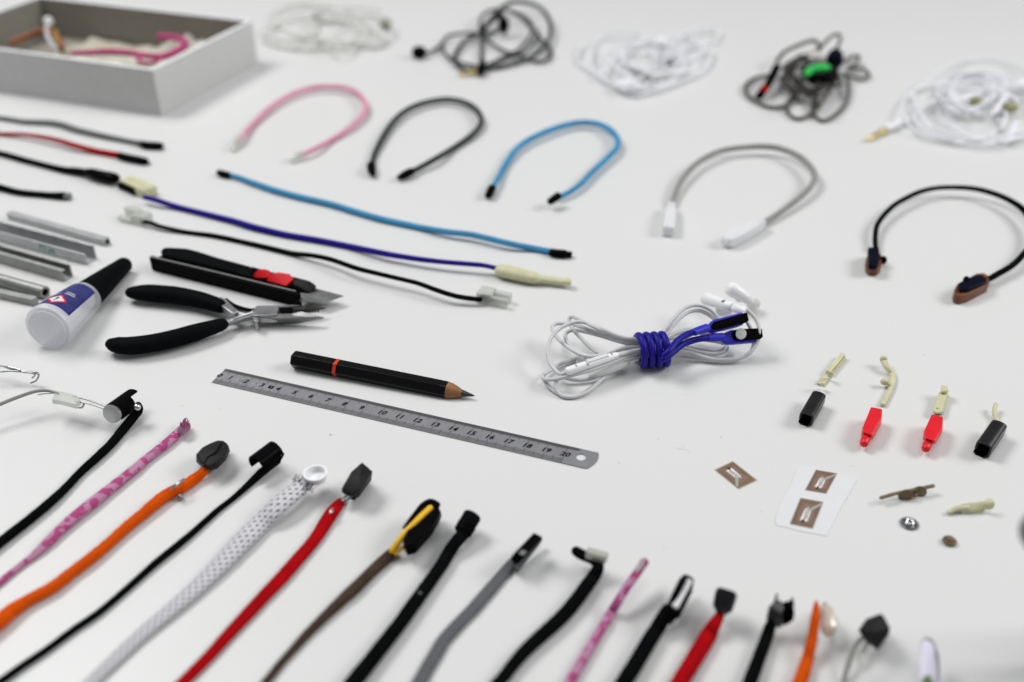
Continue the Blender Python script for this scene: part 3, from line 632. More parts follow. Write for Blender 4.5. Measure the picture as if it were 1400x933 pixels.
T.part('clip_groove', cord([(279, 632, 1.5, 10.2), (284, 625, 1.7, 10.9), (294, 619, 1.7, 11.3), (301, 609, 1.7, 11.4), (303, 604, 1.2, 10.2)], seg=6), 'blk_gloss')

T = Thing('cord_with_cupped_clip', "thin black cord ending in an open cupped black clip, between orange and dotted cords", 'cord', (200, 786), FR)
T.part('cord', cord([(-60, 968, 12), (0, 932, 11.5), (30, 911, 11), (63, 889, 10.5), (101, 861, 10.5), (132, 840, 10.5), (153, 823, 10), (176, 803, 10), (195, 786, 10), (214, 769, 10.5), (245, 744, 10.5), (264, 728, 9.5), (283, 711, 9), (300, 696, 8.5), (317, 683, 8), (332, 670, 9), (346, 657, 11), (358, 646, 13, 3.5), (370, 637, 11, 4.5), (380, 630, 9, 5)], .9, n=16, fz=0.03), 'blk_knit')
M, L = local((350, 636.5), (378, 615.5), 8.0, 8.5)
T.part('cup_shell', arc_shell(4.2, 5.2, math.radians(-40), math.radians(175), 0, L).xf(M), 'blk_gloss', bev=.3)
T.part('side_blade', hull([(352, 655, 4), (360, 652, 4), (384, 634, 4), (387, 624, 8), (384, 622, 9), (372, 633, 7), (356, 648, 7)]), 'blk_plastic', bev=.4)
T.part('hook_tip', cord([(380, 632, 5, 6), (385, 625, 4, 8.5), (387.5, 620.5, 3, 10)], seg=8), 'blk_gloss')

T = Thing('dotted_sleeve', "wide white braided sleeve dotted with dark stitches, ending in a white ring", 'cord', (280, 795), FR)
T.part('sleeve', cord([(82, 980, 18), (124, 934, 19), (151, 908, 20), (188, 873, 21), (210, 854, 22), (232, 836, 23), (252, 819, 24), (270, 803, 25), (302, 772, 28), (320, 753, 29.5), (339, 733, 31), (358, 714, 31), (377, 695, 31, 6), (392, 682, 30, 7), (405, 671, 29, 7), (418, 658.5, 28, 7)], .5, 28, cap='flat', n=8, wob=.012), 'dotted')
g = G(); q = random.Random(11)
for i in range(12):
    x = 403+i*2.4; y = 651+i*1.6+q.uniform(-2, 2)
    g = g+cord([(x-3, y+6, 1.6, 9), (x+q.uniform(-2, 3), y, 1.2, 9+q.uniform(-2, 3)), (x+q.uniform(-1, 5), y-q.uniform(1, 6), .8, 8)], seg=4, n=2)
T.part('loose_threads', g, 'grey_cord')
c = P(431, 647, 11)
def cup(c, r, h, t, flr):
    pr = [(0, r*.72), (-.0, r), (h*.75, r*1.0), (h, r*1.16), (h+.5, r*1.14), (h+.5, r*.93), (flr, r*.86), (flr, .05)]
    g = lathe([(x, rr) for x, rr in pr], 40, close=False); 
    return G([Vector((p.y, p.z, p.x))+c for p in g.v], [f[::-1] for f in g.f])
T.part('ring_cup', cup(Vector((c.x, c.y, 7.6)), 5.0, 3.2, .6, .8), 'wht_plastic', bev=0)

T = Thing('cord_sample', "wide flat red cord with a metal eyelet and a black prism-shaped clip", 'cord', (380, 790), FR)
T.part('cord', cord([(190, 990, 17), (246, 937, 18), (284, 899, 18), (314, 866, 19), (340, 838, 20), (364, 812, 20.5), (386, 789, 21), (406, 766, 20), (421, 749, 19), (435, 731, 19), (446, 713, 20), (456, 698, 20), (463, 689, 16), (468, 684, 12)], .5, 18, wob=0.012, n=16, fz=0.03), 'red_cord')
T.part('eyelet', hull([(449.5, 703, 5.4), (452, 695, 5.9), (457, 693, 5.9), (455, 701, 5.4), (452, 698, 3.5)]), 'chrome', bev=.3)
T.part('pin', cord([(468, 684, 4, 4), (474, 677, 5, 6)], seg=8), 'chrome')
T.part('pin', cord([(472, 687, 3, 4), (480, 679, 4, 6)], seg=8), 'steel')
T.part('prism_clip', hull([(480, 645, 12.5), (495, 632, 13.5), (509.5, 644.5, 12.5), (494, 668, 12), (482.5, 676, 9.5), (467, 669, 9.5), (470, 663, 11), (466.5, 672.5, 6), (470, 676, 4), (486, 682.5, 4), (491, 680, 4), (508, 657, 4), (496, 645, 4), (492, 652, 14)]), 'charcoal', bev=.35, ang=20)
T.part('prism_foot', hull([(476, 679, 4.5), (482, 677, 6), (489, 681, 5), (485, 685, 3), (478, 683, 3)]), 'blk_plastic', bev=.3)

T = Thing('cord_sample', "brown cord ending in yellow wires and a long black looped clip", 'cord', (450, 840), FR)
T.part('cord', cord([(320, 985, 12), (364, 932, 12), (384, 907, 11.5), (401, 888, 12), (420, 867, 13), (438, 849, 14), (463, 825, 16), (476, 813, 18), (488, 802, 18), (500, 790, 17), (510, 780, 17), (524, 767, 17), (537, 755, 16)], .75, wob=0.024, n=16, fz=0.03), 'brown_cord')
T.part('yellow_wire', cord([(536, 753, 9, 5), (544, 742, 10, 7), (553, 730, 9.5, 9), (566, 716, 8, 10.8), (578, 704, 8.5, 11.2), (588, 695, 8.5, 11.2)]), 'yellow')
T.part('yellow_wire', cord([(541, 758, 5, 4), (548, 751, 5.5, 4.5), (556, 745, 6, 5)]), 'yellow')
T.part('clear_joint', cord([(540, 756, 6, 3), (546, 751, 6, 4)], .9), 'clear')
T.part('clip_body', hull([(x, y, 11) for x, y in [(556, 724), (566, 714), (583, 700), (592, 690), (601, 694), (602, 702), (594, 716), (580, 732), (568, 746), (557, 748), (551, 739)]]+[(560, 753, 3), (570, 748, 3), (588, 731, 3), (604, 708, 3), (603, 698, 3), (553, 748, 3)]), 'blk_plastic', bev=1.2, seg=3)
T.part('clip_floor', pxprism([(553, 724), (562, 711), (572, 698), (583, 689), (596, 689), (602, 700), (590, 721), (568, 746), (556, 749), (551, 740)], 4, 9), 'blk_plastic', bev=.3)
T.part('clip_arm', cord([(552.5, 722, 5, 10), (560, 712.5, 6.5, 10.5), (569, 701.5, 7.5, 11), (578, 691.5, 9, 11), (588, 686.8, 11, 11), (597, 691, 12, 10.5)], .8), 'blk_plastic')

T = Thing('cord_sample', "thick black cord with a pale speck and a short black cylinder end", 'cord', (560, 840), FR)
T.part('cord', cord([(440, 990, 24), (485, 931, 23), (505, 906, 22), (526, 879, 21), (545, 855, 20), (560, 834, 20), (578, 809, 19), (595, 785, 18), (606, 769, 18), (614, 755, 18), (624, 741, 18, 5), (634, 729, 19, 6)], wob=0.012, n=16, fz=0.03), 'blk_knit')
T.part('pale_speck', ball(P(574, 811, 5.6), .8, .8, .4), 'mid_grey_cord')
M, L = local((632, 729), (646, 705), 6, 9)
T.part('collar', lathe([(0, 3.5), (.5, 4.2), (L*.45, 4.4), (L*.5, 3.4)], 24).xf(M), 'blk_plastic')
T.part('cylinder_end', lathe([(L*.4, 3.7), (L*.5, 4.1), (L*.95, 4.2), (L*1.03, 3.9), (L*1.05, 3.0)], 28).xf(M), 'blk_rubber')
T.part('collar_wing', hull([(640, 731, 5), (650, 722, 5), (653, 718, 7), (650, 714, 8), (641, 726, 8)]), 'blk_plastic', bev=.3)
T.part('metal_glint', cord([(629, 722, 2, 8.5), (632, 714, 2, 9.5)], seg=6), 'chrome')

T = Thing('cord_sample', "wide flat grey cord with a boxy black and grey clip", 'cord', (640, 840), FR)
T.part('cord', cord([(530, 1000, 21), (572, 935, 20.5), (584, 914, 20), (596, 894, 20), (606, 877, 19.5), (618, 863, 19.5), (631, 849, 19), (646, 834, 19), (659, 819, 19), (672, 804, 18.5), (684, 790, 18), (697, 775, 18), (704, 767, 16)], .4, 18, n=16, fz=0.03), 'grey_cord')
T.part('clip_base', hull([(698, 768, 6), (734, 731, 6), (742.5, 736, 5.5), (741, 741, 2.5), (708, 784, 1.5), (699, 778, 1.5), (708, 781, 4.5)]), 'grey_cord', bev=.5)
T.part('clip_cover', hull([(698, 762, 11), (708, 751, 12), (730, 728, 12), (742, 733.5, 11), (740, 739, 9), (712, 767, 9.5), (699, 768, 6), (708, 772, 6), (739, 742, 6), (712, 757, 12)]), 'blk_plastic', bev=.5, ang=22)
T.part('clip_window', hull([(708, 757, 12.4), (713, 751, 12.6), (722, 754, 12.6), (715, 761, 12.2), (714, 757, 11)]), 'mid_grey_cord', bev=.3)

T = Thing('cord_sample', "black cord bent back at its tip with a cloudy metal sleeve", 'cord', (750, 860), FR)
T.part('cord', cord([(630, 990, 17), (684, 931, 17.5), (700, 911, 18), (717, 891, 18.5), (735, 874, 19), (753, 858, 19.5), (766, 846, 19.5), (778, 833, 19.5), (790, 818, 19.5), (800, 804, 19), (811, 789, 18), (817, 778, 17, 5.5), (816, 769, 16, 6.5), (806, 763, 15, 7), (794, 758, 15, 7.5), (788, 754, 14, 8)], wob=0.012, n=16, fz=0.03), 'blk_knit')
M, L = local((802, 756), (830, 763.5), 10, 10)
T.part('metal_sleeve', lathe([(0, 2.2), (.3, 2.5), (L-.3, 2.4), (L, 2.0)], 20).xf(M), 'foil_line')
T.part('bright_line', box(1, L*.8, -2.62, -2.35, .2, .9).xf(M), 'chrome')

T = Thing('cord_sample', "thin pink patterned cord with a silver tip, standing between two black cords", 'cord', (830, 860), FR)
T.part('cord', cord([(740, 1000, 14), (779, 933, 14), (789, 916, 13.5), (800, 897, 13.5), (809, 882, 13), (818, 866, 13), (827, 852, 13), (836, 837, 13), (844, 824, 12.5, 6), (852, 811, 12, 8), (862, 796, 12, 10), (872, 782, 12, 11), (881, 769, 12, 12)], wob=0.018, n=16, fz=0.03), 'pink_print')
T.part('silver_tip', hull([(867, 781, 14), (870, 784, 13.5), (884, 766, 14.5), (880, 763, 15), (874, 770, 12)]), 'steel_dull', bev=.4)

T = Thing('cord_sample', "thick black cord widening into a forked clip with a white strip in it", 'cord', (885, 880), FR)
T.part('cord', cord([(815, 998, 24), (853, 933, 23), (867, 911, 22.5), (880, 889, 22), (889, 874, 21.5), (898, 860, 21), (906, 847, 21, 6), (914, 836, 22, 7)], n=16, fz=0.03), 'blk_knit')
T.part('clip_shoulder', hull([(903, 838, 9), (916, 824, 10), (930, 832, 9), (914, 852, 8), (902, 846, 3), (917, 857, 3), (932, 838, 3)]), 'blk_plastic', bev=1.0, seg=3)
T.part('prong', hull([(911.5, 827, 13), (919, 810, 14.5), (929, 790, 15.5), (935, 784.5, 15.5), (941, 785.5, 15.3), (934, 803, 15), (921, 828, 13.4), (915, 838, 4), (942, 796, 5), (925, 812, 5)]), 'blk_plastic', bev=.6)
T.part('prong', hull([(924, 832, 9.5), (938, 812, 11.5), (944, 795, 12.5), (948.5, 790, 12.5), (948, 797, 11), (940, 815, 9.5), (929, 833, 6), (944, 808, 4)]), 'blk_plastic', bev=.5)
T.part('clip_tray', pxprism([(912, 829), (929, 792), (936, 785), (944, 787), (949, 792), (948, 799), (931, 834), (918, 839)], 7, 12.2), 'blk_plastic', bev=.4)
T.part('white_strip', pxprism([(918.5, 827), (926.5, 831.5), (947, 794), (939.5, 789)], 12.25, 13.6), 'paper', bev=.3)

T = Thing('cord_sample', "red cord narrowing into a glossy black barrel cap, right of the forked clip", 'cord', (955, 890), FR)
T.part('cord', cord([(890, 1000, 24), (929, 934, 24), (942, 913, 24), (954, 893, 24), (962, 880, 24), (970, 866, 23), (976, 855, 19, 5), (982, 845, 15, 6), (986, 838, 11, 7)], .7, n=16, fz=0.03), 'red_cord')
M, L = local((986, 838), (993, 812), 7, 12)
T.part('barrel_cap', lathe([(-.5, 1.8), (.8, 3.2), (2.0, 4.1), (L-1, 4.5), (L+.8, 4.3), (L+1.6, 3.5)], 28).xf(M), 'blk_shiny')

T = Thing('cord_with_notched_clip', "black cord with a squat notched black clip, left of the second orange cord", 'cord', (1040, 900), FR)
T.part('cord', cord([(1000, 1010, 21), (1025, 934, 20), (1032, 915, 19), (1039, 896, 18), (1044, 883, 17.5), (1049, 869, 17), (1053, 857, 16, 5)], n=16, fz=0.03), 'blk_knit')
T.part('clip_block', hull([(1047, 848, 9), (1051, 828, 13), (1060, 819, 14), (1068, 820, 14), (1072, 830, 13), (1070, 846, 11), (1048, 856, 4), (1068, 860, 4), (1072, 848, 5)]), 'blk_shiny', bev=.6, ang=25)
T.part('clip_block', hull([(1066, 832, 11), (1070, 822, 13), (1080, 819, 13.5), (1085, 824, 13), (1087, 838, 12), (1085, 850, 9), (1076, 855, 5), (1066, 857, 4)]), 'blk_plastic', bev=.6, ang=25)
T.part('prong', cord([(1060, 822, 4, 13), (1062.5, 813, 3, 15)], seg=8), 'charcoal')
T.part('prong', cord([(1084, 828, 4, 12), (1083, 818, 3, 14)], seg=8), 'blk_plastic')

T = Thing('cord_sample', "slim pointed orange cord beside a cloudy capsule, right of the notched clip", 'cord', (1105, 900), FR)
T.part('cord', cord([(1075, 1010, 20), (1092, 939, 19), (1099, 918, 18), (1104, 901, 16.5), (1108, 885, 15, 5), (1111, 870, 13.5, 7), (1113, 857, 13.5, 9), (1115, 844, 13, 11), (1116, 832, 9, 12), (1116, 824, 5, 12)], 1, wob=0.012, n=16, fz=0.05), 'orange')
T = Thing('clear_capsule', "cloudy beige capsule leaning against the tip of the slim orange cord", 'capsule', (1132, 850))
T.part('shell', cord([(1129, 836, 22, 7), (1131, 848, 23, 7), (1133, 859, 24, 6.5), (1133.5, 863, 20, 6)], .9, 16), M_("cloudy beige plastic", (.72, .60, .50), .25, trans=.45))
T.part('core', cord([(1128, 828, 8, 5), (1133, 850, 7, 5)], 1, 10), 'brown_cord')

T = Thing('wire_with_block_clip', "thin grey wire ending in a faceted black block, right of the clear capsule", 'wire', (1165, 905), FR)
T.part('wire', cord([(1142, 1000, 7), (1152, 940, 7), (1157, 918, 6.5, 3), (1163, 898, 6.5, 5), (1171, 881, 6, 7), (1181, 870, 6, 8)]), 'light_grey_cord')
T.part('block_clip', hull([(1173, 861, 11), (1184, 846, 13), (1204, 838.5, 15), (1209, 843, 14.5), (1217.5, 859, 13), (1212, 870, 11), (1201, 884, 8), (1192, 878, 8), (1178, 868, 9), (1190, 866, 14), (1182, 876, 4), (1200, 890, 4), (1216, 868, 4), (1205, 850, 4)]), 'charcoal', bev=.6, ang=22)
T.part('stub', cord([(1184, 880, 9, 4), (1178, 898, 8, 3.5), (1176, 905, 6, 3)], .8), 'clear')

T = Thing('lilac_tag', "rounded lilac white tag standing at the bottom edge, green below it", 'tag', (1268, 925), FR)
T.part('tag_body', cord([(1269, 955, 20, 8), (1268, 930, 21, 11), (1268, 905, 21, 13), (1268, 888, 19, 14), (1268, 880, 14, 14)], .5, 18), 'lilac')
T.part('rim_loop', cord([(1262, 940, 4, 7), (1260, 905, 4, 10), (1260, 885, 4, 13), (1266, 873, 5, 14), (1274, 877, 5, 13), (1280, 892, 5, 11), (1283, 915, 4, 8), (1282, 940, 4, 6)], seg=8), M_("grey lilac film", (.42, .40, .46), .4, trans=.2))
T.part('green_end', cord([(1269, 960, 16, 7), (1268, 934, 16, 12.6), (1268, 927, 10, 14.5)], .8), M_("muted green plastic", (.16, .26, .12), .5))

T = Thing('grey_loop', "blurred dark grey loop reaching in at the right edge", 'loop', (1440, 870))
T.part('loop', tube([P(1440, 905, 6), P(1448, 830, 40), P(1432, 765, 75), P(1413, 725, 92), P(1444, 712, 92), P(1500, 745, 60), P(1520, 850, 8)], [4, 4, 4.2, 4.4, 4.2, 4, 4], 14, 8), 'mid_grey_cord')

# ================================================================ LEFT EDGE CORDS
LG = 'straight cords at the left edge'
T = Thing('cord_sample', "grey cord with a black cap, the one nearest the card box", 'cord', (100, 178), LG)
T.part('cord', cord([(-60, 157, 6), (0, 161.5, 6.5), (33, 166.5, 7), (67, 168, 8), (85, 171, 8.5), (103, 177, 8.5), (134, 184.5, 8), (160, 190, 7.5), (180, 194, 7), (196, 196, 7, 4)]), 'mid_grey_cord')
T.part('end_cap', cord([(193, 196, 10), (200, 198.5, 12), (213, 199.5, 12), (222, 200.5, 11)], .85, cap='flat'), 'blk_plastic', bev=.4)
T = Thing('cord_sample', "thin red cord with a black sleeve end, far left", 'cord', (100, 200), LG)
T.part('cord', cord([(-60, 180, 5), (0, 183.5, 5.5), (33, 184.5, 5.5, 4), (64, 189, 6.5, 5), (85, 194, 7, 5), (103, 199.5, 7.5, 5), (134, 207.5, 8), (167, 213, 9)]), 'red_cord')
T.part('end_cap', cord([(163, 213, 11), (175, 216, 12), (190, 219, 12), (200, 221.5, 11)], .85, cap='flat'), 'blk_plastic', bev=.3)
T.part('pin', cord([(199, 222, 3), (206, 224.5, 2.5)], seg=6), 'dark_steel')
T = Thing('cord_sample', "thin black cord swelling into a fat glossy black end near the cream connector", 'cord', (100, 235), LG)
T.part('cord', cord([(-60, 198, 8), (0, 210, 8), (33, 219, 8), (62, 226.5, 8), (87, 232.5, 9), (104, 234.5, 11), (122, 237, 10, 4)]), 'blk_cord')
T.part('fat_end', cord([(116, 235, 9, 4.5), (124, 236.5, 15, 5), (136, 240, 17, 5), (150, 243, 18, 5), (157, 244, 16, 5)], .85), 'blk_gloss')
T = Thing('cord_sample', "short black cord with a blunt grey tip above the aluminium profiles", 'cord', (60, 270), LG)
T.part('cord', cord([(-60, 240, 9), (0, 256.5, 9), (26, 263, 8.5), (54, 266, 8.5), (72, 267.5, 9), (87, 268, 11)]), 'blk_cord')
T.part('blunt_tip', cord([(86, 268, 11.5), (96, 269, 10.5)], .9, cap='flat'), 'mid_grey_cord')

# ================================================================ THREE LONG CORDS IN THE MIDDLE
MG = 'long straight cords in the middle'
T = Thing('cord_sample', "long straight sky blue cord with black caps at both ends", 'cord', (530, 302), MG)
T.part('cord', cord([(312, 239, 7), (330, 244.5, 7.5), (346, 250.5, 8), (379, 261.5, 8.5), (411, 270, 8.5), (452, 279.5, 8.5), (487, 290, 8.5), (520, 299.5, 8.5), (545, 305, 8.5), (578, 312, 8.5), (612, 317.5, 8.5, 4.2), (643, 321, 8.5, 4.6), (668, 326.5, 8.5, 4.8), (699, 334, 8.5, 4.5), (730, 340, 8.5), (756, 345, 9)]), 'blue_cord')
T.part('end_cap', cord([(299, 236, 9), (305, 238, 10.5), (314, 240.5, 10)], .9, cap='flat'), 'blk_plastic', bev=.3)
T.part('end_cap', cord([(753, 345, 12), (760, 346.5, 13), (772, 347.5, 13), (776, 348, 10), (782, 348.5, 9.5)], .85, cap='flat'), 'blk_plastic', bev=.3)
T = Thing('cord_sample', "long straight violet blue cord with cream connectors at both ends", 'cord', (450, 330), MG)
T.part('cord', cord([(198, 270, 7, 5), (215, 274.5, 7.5, 5), (243, 283.5, 8), (281, 293, 8), (319, 302.5, 8.5), (340, 309, 9), (357, 313.5, 9), (392, 321.5, 8.5), (433, 328.5, 8.5), (479, 337.5, 8.5), (520, 346, 8.5, 4.6), (545, 350.5, 8, 5), (579, 355.5, 7.5, 5.5), (612, 359, 7, 6), (643, 361.5, 7, 6.2), (663, 363.5, 6.5, 6), (686, 369, 6.5, 5)]), 'navy_cord')
M, L = local((168, 257), (202, 272.5), 0, 0)
T.part('cream_connector', (box(0, L, 3.2, 9.5, 0.3, 7.5)+box(L*.62, L, -2, 3.3, .3, 7.3)+box(0, L, -1.5, 3.25, 5.2, 7.2)).xf(M), 'cream', bev=.8)
T.part('black_insert', box(-1.0, L*.63, -3.5, 3.1, .2, 5.0).xf(M), 'blk_plastic', bev=.5)
T.part('cream_connector', cord([(684, 369.5, 20, 4.5), (690, 371, 23, 4.6), (712, 376, 22, 4.6), (730, 380, 20, 4.4), (737, 381.5, 14, 4)], .75, 16), 'cream')
T.part('cream_tongue', cord([(732, 380, 14, 4), (745, 382, 13, 3.8), (762, 384, 12, 3.6), (776, 385, 14, 4.2), (780, 385, 13, 4.2)], .7, 14, cap='flat'), 'cream', bev=.5)
T = Thing('cord_sample', "long thin black cord with cloudy clear connectors, just above the knife", 'cord', (420, 360), MG)
T.part('cord', cord([(194, 303, 5.5, 3.5), (205, 305, 6, 3.5), (221, 310.5, 6, 3), (254, 317.5, 6), (292, 322.5, 6.5), (330, 330.5, 6.5), (371, 340, 7), (400, 347, 7.5), (425, 349.5, 7, 4.5), (452, 355, 7, 6), (487, 367, 7, 7), (515, 374, 6.5, 7), (540, 380, 6.5, 7), (571, 387.5, 6.5, 7), (597, 397, 7, 6.5), (625, 405.5, 7, 5.5), (656, 410, 7, 4)]), 'blk_cord')
M, L = local((167, 300), (201, 308.5), 0, 0)
T.part('clear_connector', (box(0, L*.55, -4, 0.4, 1.0, 3.8)+box(0, L*.55, 3.5, 8.2, 1.0, 7.6)+box(L*.5, L, -3, 7.2, .6, 7.2)).xf(M), 'clear', bev=.6)
M, L = local((655, 410), (697, 419), 0, 0)
T.part('clear_connector', (box(0, L*.45, -4.6, 5.6, .6, 7.6)+box(L*.42, L*.98, 1.6, 5.4, .6, 6.6)+box(L*.42, L, -4.4, -1.0, .6, 6.0)).xf(M), 'clear', bev=.5)
T.part('black_core', box(1.5, L*.5, -3, 1.0, 2.0, 4.4).xf(M), 'blk_plastic', bev=.6)

# ================================================================ BENT ARCHES
AG = 'cords bent into open arches'
T = Thing('pink_arch', "pink cord bent into an arch with cloudy clear tips", 'cord', (420, 160), AG)
T.part('cord', cord(sc([(326, 194, 6.1, 4), (332, 186, 6.8, 5), (345, 171, 7.2, 7), (362, 154, 7.2, 9), (380, 140, 7.2, 10), (400, 129, 7.2, 11), (420, 122, 7.2, 12), (440, 119, 7.2, 13), (460, 119, 7.2, 13), (478, 122, 7.2, 13), (492, 130, 7.2, 13), (500, 143, 7.2, 12), (498, 155, 7.2, 11), (488, 167, 7.2, 10), (473, 179, 6.8, 8), (454, 191, 6.8, 6), (430, 204, 6.8, 5), (411, 213, 6.8, 4)], 0.42)), 'pink_cord')
T.part('clear_tip', cord([(329, 190, 11, 4.5), (322, 198, 11, 4), (318, 203, 8, 3.5)], .9), 'clear')
T.part('clear_tip', cord([(412, 211, 11, 4.5), (403, 215.5, 11, 4), (397, 218, 8, 3.5)], .9), 'clear')
T = Thing('black_arch', "dark cord bent into an arch between the pink and blue arches", 'cord', (585, 190), AG)
T.part('cord', cord(sc([(508, 228, 7.0, 4), (511, 214, 7.5, 6), (518, 198, 7.9, 8), (527, 182, 7.9, 9), (537, 168, 7.9, 10), (549, 156, 7.9, 11), (566, 146, 7.9, 12), (587, 139.5, 7.9, 12), (612, 136.5, 7.9, 12), (635, 140.5, 7.9, 12), (651, 150, 7.9, 12), (658, 163, 7.5, 11), (655, 174, 7.5, 10), (643, 187, 7.9, 8), (622, 201.5, 7.9, 6), (598, 216, 7.9, 5), (575, 229, 7.9, 4), (563, 235, 7.9, 4)], 0.42)), 'arch_dark')
T.part('end_cap', cord([(507.5, 226, 12, 4.5), (508, 233, 12, 4), (510, 239, 7, 3.5)], .9), 'blk_plastic')
T.part('end_cap', cord([(562, 235, 12, 4.5), (553, 239.5, 12, 4), (546, 243, 8, 3.5)], .9), 'blk_plastic')
T = Thing('blue_arch', "sky blue braided cord bent into an arch with black tips", 'cord', (760, 220), AG)
T.part('cord', cord(sc([(672, 259, 6.9, 4), (678, 249, 7.3, 5), (689, 229, 7.7, 7), (701, 210, 7.7, 9), (712, 199, 8.2, 10), (728, 189, 8.2, 11), (750, 179, 8.2, 12), (773, 171.5, 8.2, 12), (796, 168, 8.2, 12), (817, 170, 8.2, 12), (833, 177, 8.2, 12), (844, 189.5, 8.2, 12), (843, 202, 8.2, 12), (835, 212, 8.2, 11), (820, 226, 8.2, 10), (806, 239, 8.2, 10), (795, 251, 7.7, 10), (780, 262, 7.3, 9), (763, 270, 7.3, 8)], 0.45)), 'blue_cord')
T.part('end_cap', cord([(673, 257, 12, 4.5), (669, 265, 11.5, 4), (667, 269, 9, 3.6)], .9, cap='flat'), 'blk_plastic', bev=.4)
T.part('end_cap', cord([(764, 267.5, 11.5, 8), (755, 274, 11.5, 7), (751, 277, 9, 6.5)], .9, cap='flat'), 'blk_plastic', bev=.4)
T = Thing('grey_arch', "light grey cord bent into an arch with white connectors", 'cord', (1015, 260), AG)
T.part('cord', cord(sc([(919, 280, 6.9, 6), (922, 268, 7.3, 8), (929, 252, 7.7, 10), (940, 236, 7.7, 12), (954, 222.5, 7.7, 13), (972, 212, 7.7, 14), (990, 205.5, 7.7, 14), (1014, 202, 7.7, 15), (1043, 200.5, 8.2, 15), (1067, 203.5, 8.6, 15), (1091, 213.5, 8.6, 15), (1107, 227, 8.6, 15), (1114, 241, 8.6, 14), (1109, 254, 8.2, 13), (1097, 267, 8.2, 11), (1081, 280, 7.7, 9), (1061, 294.5, 7.7, 7), (1042, 306, 7.7, 6)], 0.5)), 'light_grey_cord')
M, L = local((918, 279), (914, 317), 5, 4.4)
T.part('white_connector', lathe([(0, 2.6), (1.5, 3.4), (L*.35, 4.6), (L*.6, 5.0), (L-1.5, 5.2), (L, 4.6)], 4, a0=math.pi/4, sy=1.15, sz=1.0).xf(M), 'frost_white', bev=.7)
M, L = local((1044, 304), (992, 331), 5, 4.8)
T.part('white_connector', lathe([(0, 2.8), (2, 3.8), (L*.25, 4.8), (L*.55, 5.6), (L-4, 5.6), (L, 4.2)], 4, a0=math.pi/4, sy=1.15, sz=.95).xf(M), 'frost_white', bev=.7)
T.part('grey_plug', lathe([(L-.5, 2.4), (L+1.8, 2.0)], 16).xf(M), 'frost')
T = Thing('black_arch', "large black arch with brown and black clip ends at the right edge", 'cord', (1300, 330), AG)
T.part('cord', cord(sc([(1197, 338, 7.0, 7), (1196.5, 325, 7.0, 8), (1199, 309, 7.0, 10), (1208, 295, 7.0, 11), (1223, 280.5, 7.0, 12), (1240, 270.5, 7.0, 13), (1258, 262.5, 7.0, 13), (1280, 257.5, 6.6, 14), (1304, 256.5, 6.6, 14), (1330, 258, 7.0, 14), (1354, 263.5, 7.5, 14), (1378, 273, 7.9, 14), (1399, 287, 8.4, 14), (1412, 308, 8.4, 13), (1411, 330, 8.4, 12), (1400, 347, 8.4, 11), (1384, 363, 8.4, 10), (1364, 375, 8.4, 9), (1350, 383, 7.9, 9)], 0.55)), 'blk_cord')
T.part('brown_base', pxprism([(1184.5, 353), (1187, 343), (1200, 341), (1206, 350), (1205, 364), (1200, 368), (1190, 368), (1185, 363)], .2, 5.5), 'brown_leather', bev=.5, seg=2)
T.part('navy_block', pxprism([(1187, 338), (1202, 338), (1203, 352), (1201, 361), (1195, 362.5), (1188, 361)], 5.5, 9.5), 'navy_black', bev=.6)
T.part('knob', ball(P(1207.5, 356, 4.5), 2.4, 2.4, 3), 'blk_gloss')
T.part('brown_base', pxprism([(1305, 396), (1309, 388), (1335, 374), (1345, 373), (1353, 378), (1352, 388), (1325, 402), (1313, 405), (1306, 402)], .2, 6.5), 'brown_leather', bev=.5, seg=2)
T.part('navy_block', pxprism([(1310, 390), (1312, 386), (1334, 376), (1342, 375.5), (1350, 381), (1348, 384.5), (1324, 395), (1313, 395.5)], 6.5, 9.2), 'navy_black', bev=.5)
T.part('knob', ball(P(1321, 383, 8.5), 2.0, 2.0, 2.6), 'blk_gloss')

# ================================================================ WHITE EARPHONES TIED WITH A BLUE CORD
T = Thing('earphones', "white earphones coiled into a bundle and held by a blue tie", 'earphones', (880, 500))
def wire(rows, w=5.4, name='cable', mat='wht_cable', seg=12, n=7):
    # an arc that floats low is supported by the bundle it belongs to
    return T.part(name, cord([(r[0], r[1], w, r[2]) for r in rows], seg=seg, n=n), mat)
wire([(890, 466, 14), (866, 463.5, 16), (847, 460, 18), (828, 452, 19), (813, 445.5, 19), (795, 440.5, 19), (780, 442.5, 18), (764, 450.5, 17), (753, 463.5, 15), (748.5, 480, 12), (752, 496.5, 9), (760.5, 508, 8), (768, 512, 9), (776, 508, 11)])
wire([(890, 468, 12), (866, 466.5, 14), (846, 461.5, 16), (816, 449, 19), (803, 442.5, 19), (792, 437, 18), (782, 433.5, 16), (778, 438.5, 14), (783, 450, 13), (795, 463.5, 11), (808, 476, 9), (819, 483, 8), (835, 486, 8), (870, 484, 8)])
wire([(890, 471, 12), (866, 469, 13), (847, 464.5, 15), (825, 457.5, 15), (800, 449, 14), (785, 444.5, 13), (769.5, 442.5, 12), (759, 443.5, 11), (755, 449, 11), (760.5, 460.5, 10), (772.5, 472, 10), (787.5, 482, 10), (800, 487, 10), (815, 487, 10), (832.6, 482.5, 11), (847.6, 477, 12), (864, 474.5, 12), (890, 473, 12)])
wire([(890, 474, 10), (865.6, 471.5, 11), (847.6, 467.5, 12), (825, 460.5, 13), (802.6, 454.5, 13), (786, 451.5, 13), (775, 455, 12), (773.5, 464, 11), (783, 476, 10), (796, 484.5, 9), (812, 488, 9), (835, 485, 9), (870, 478, 10)])
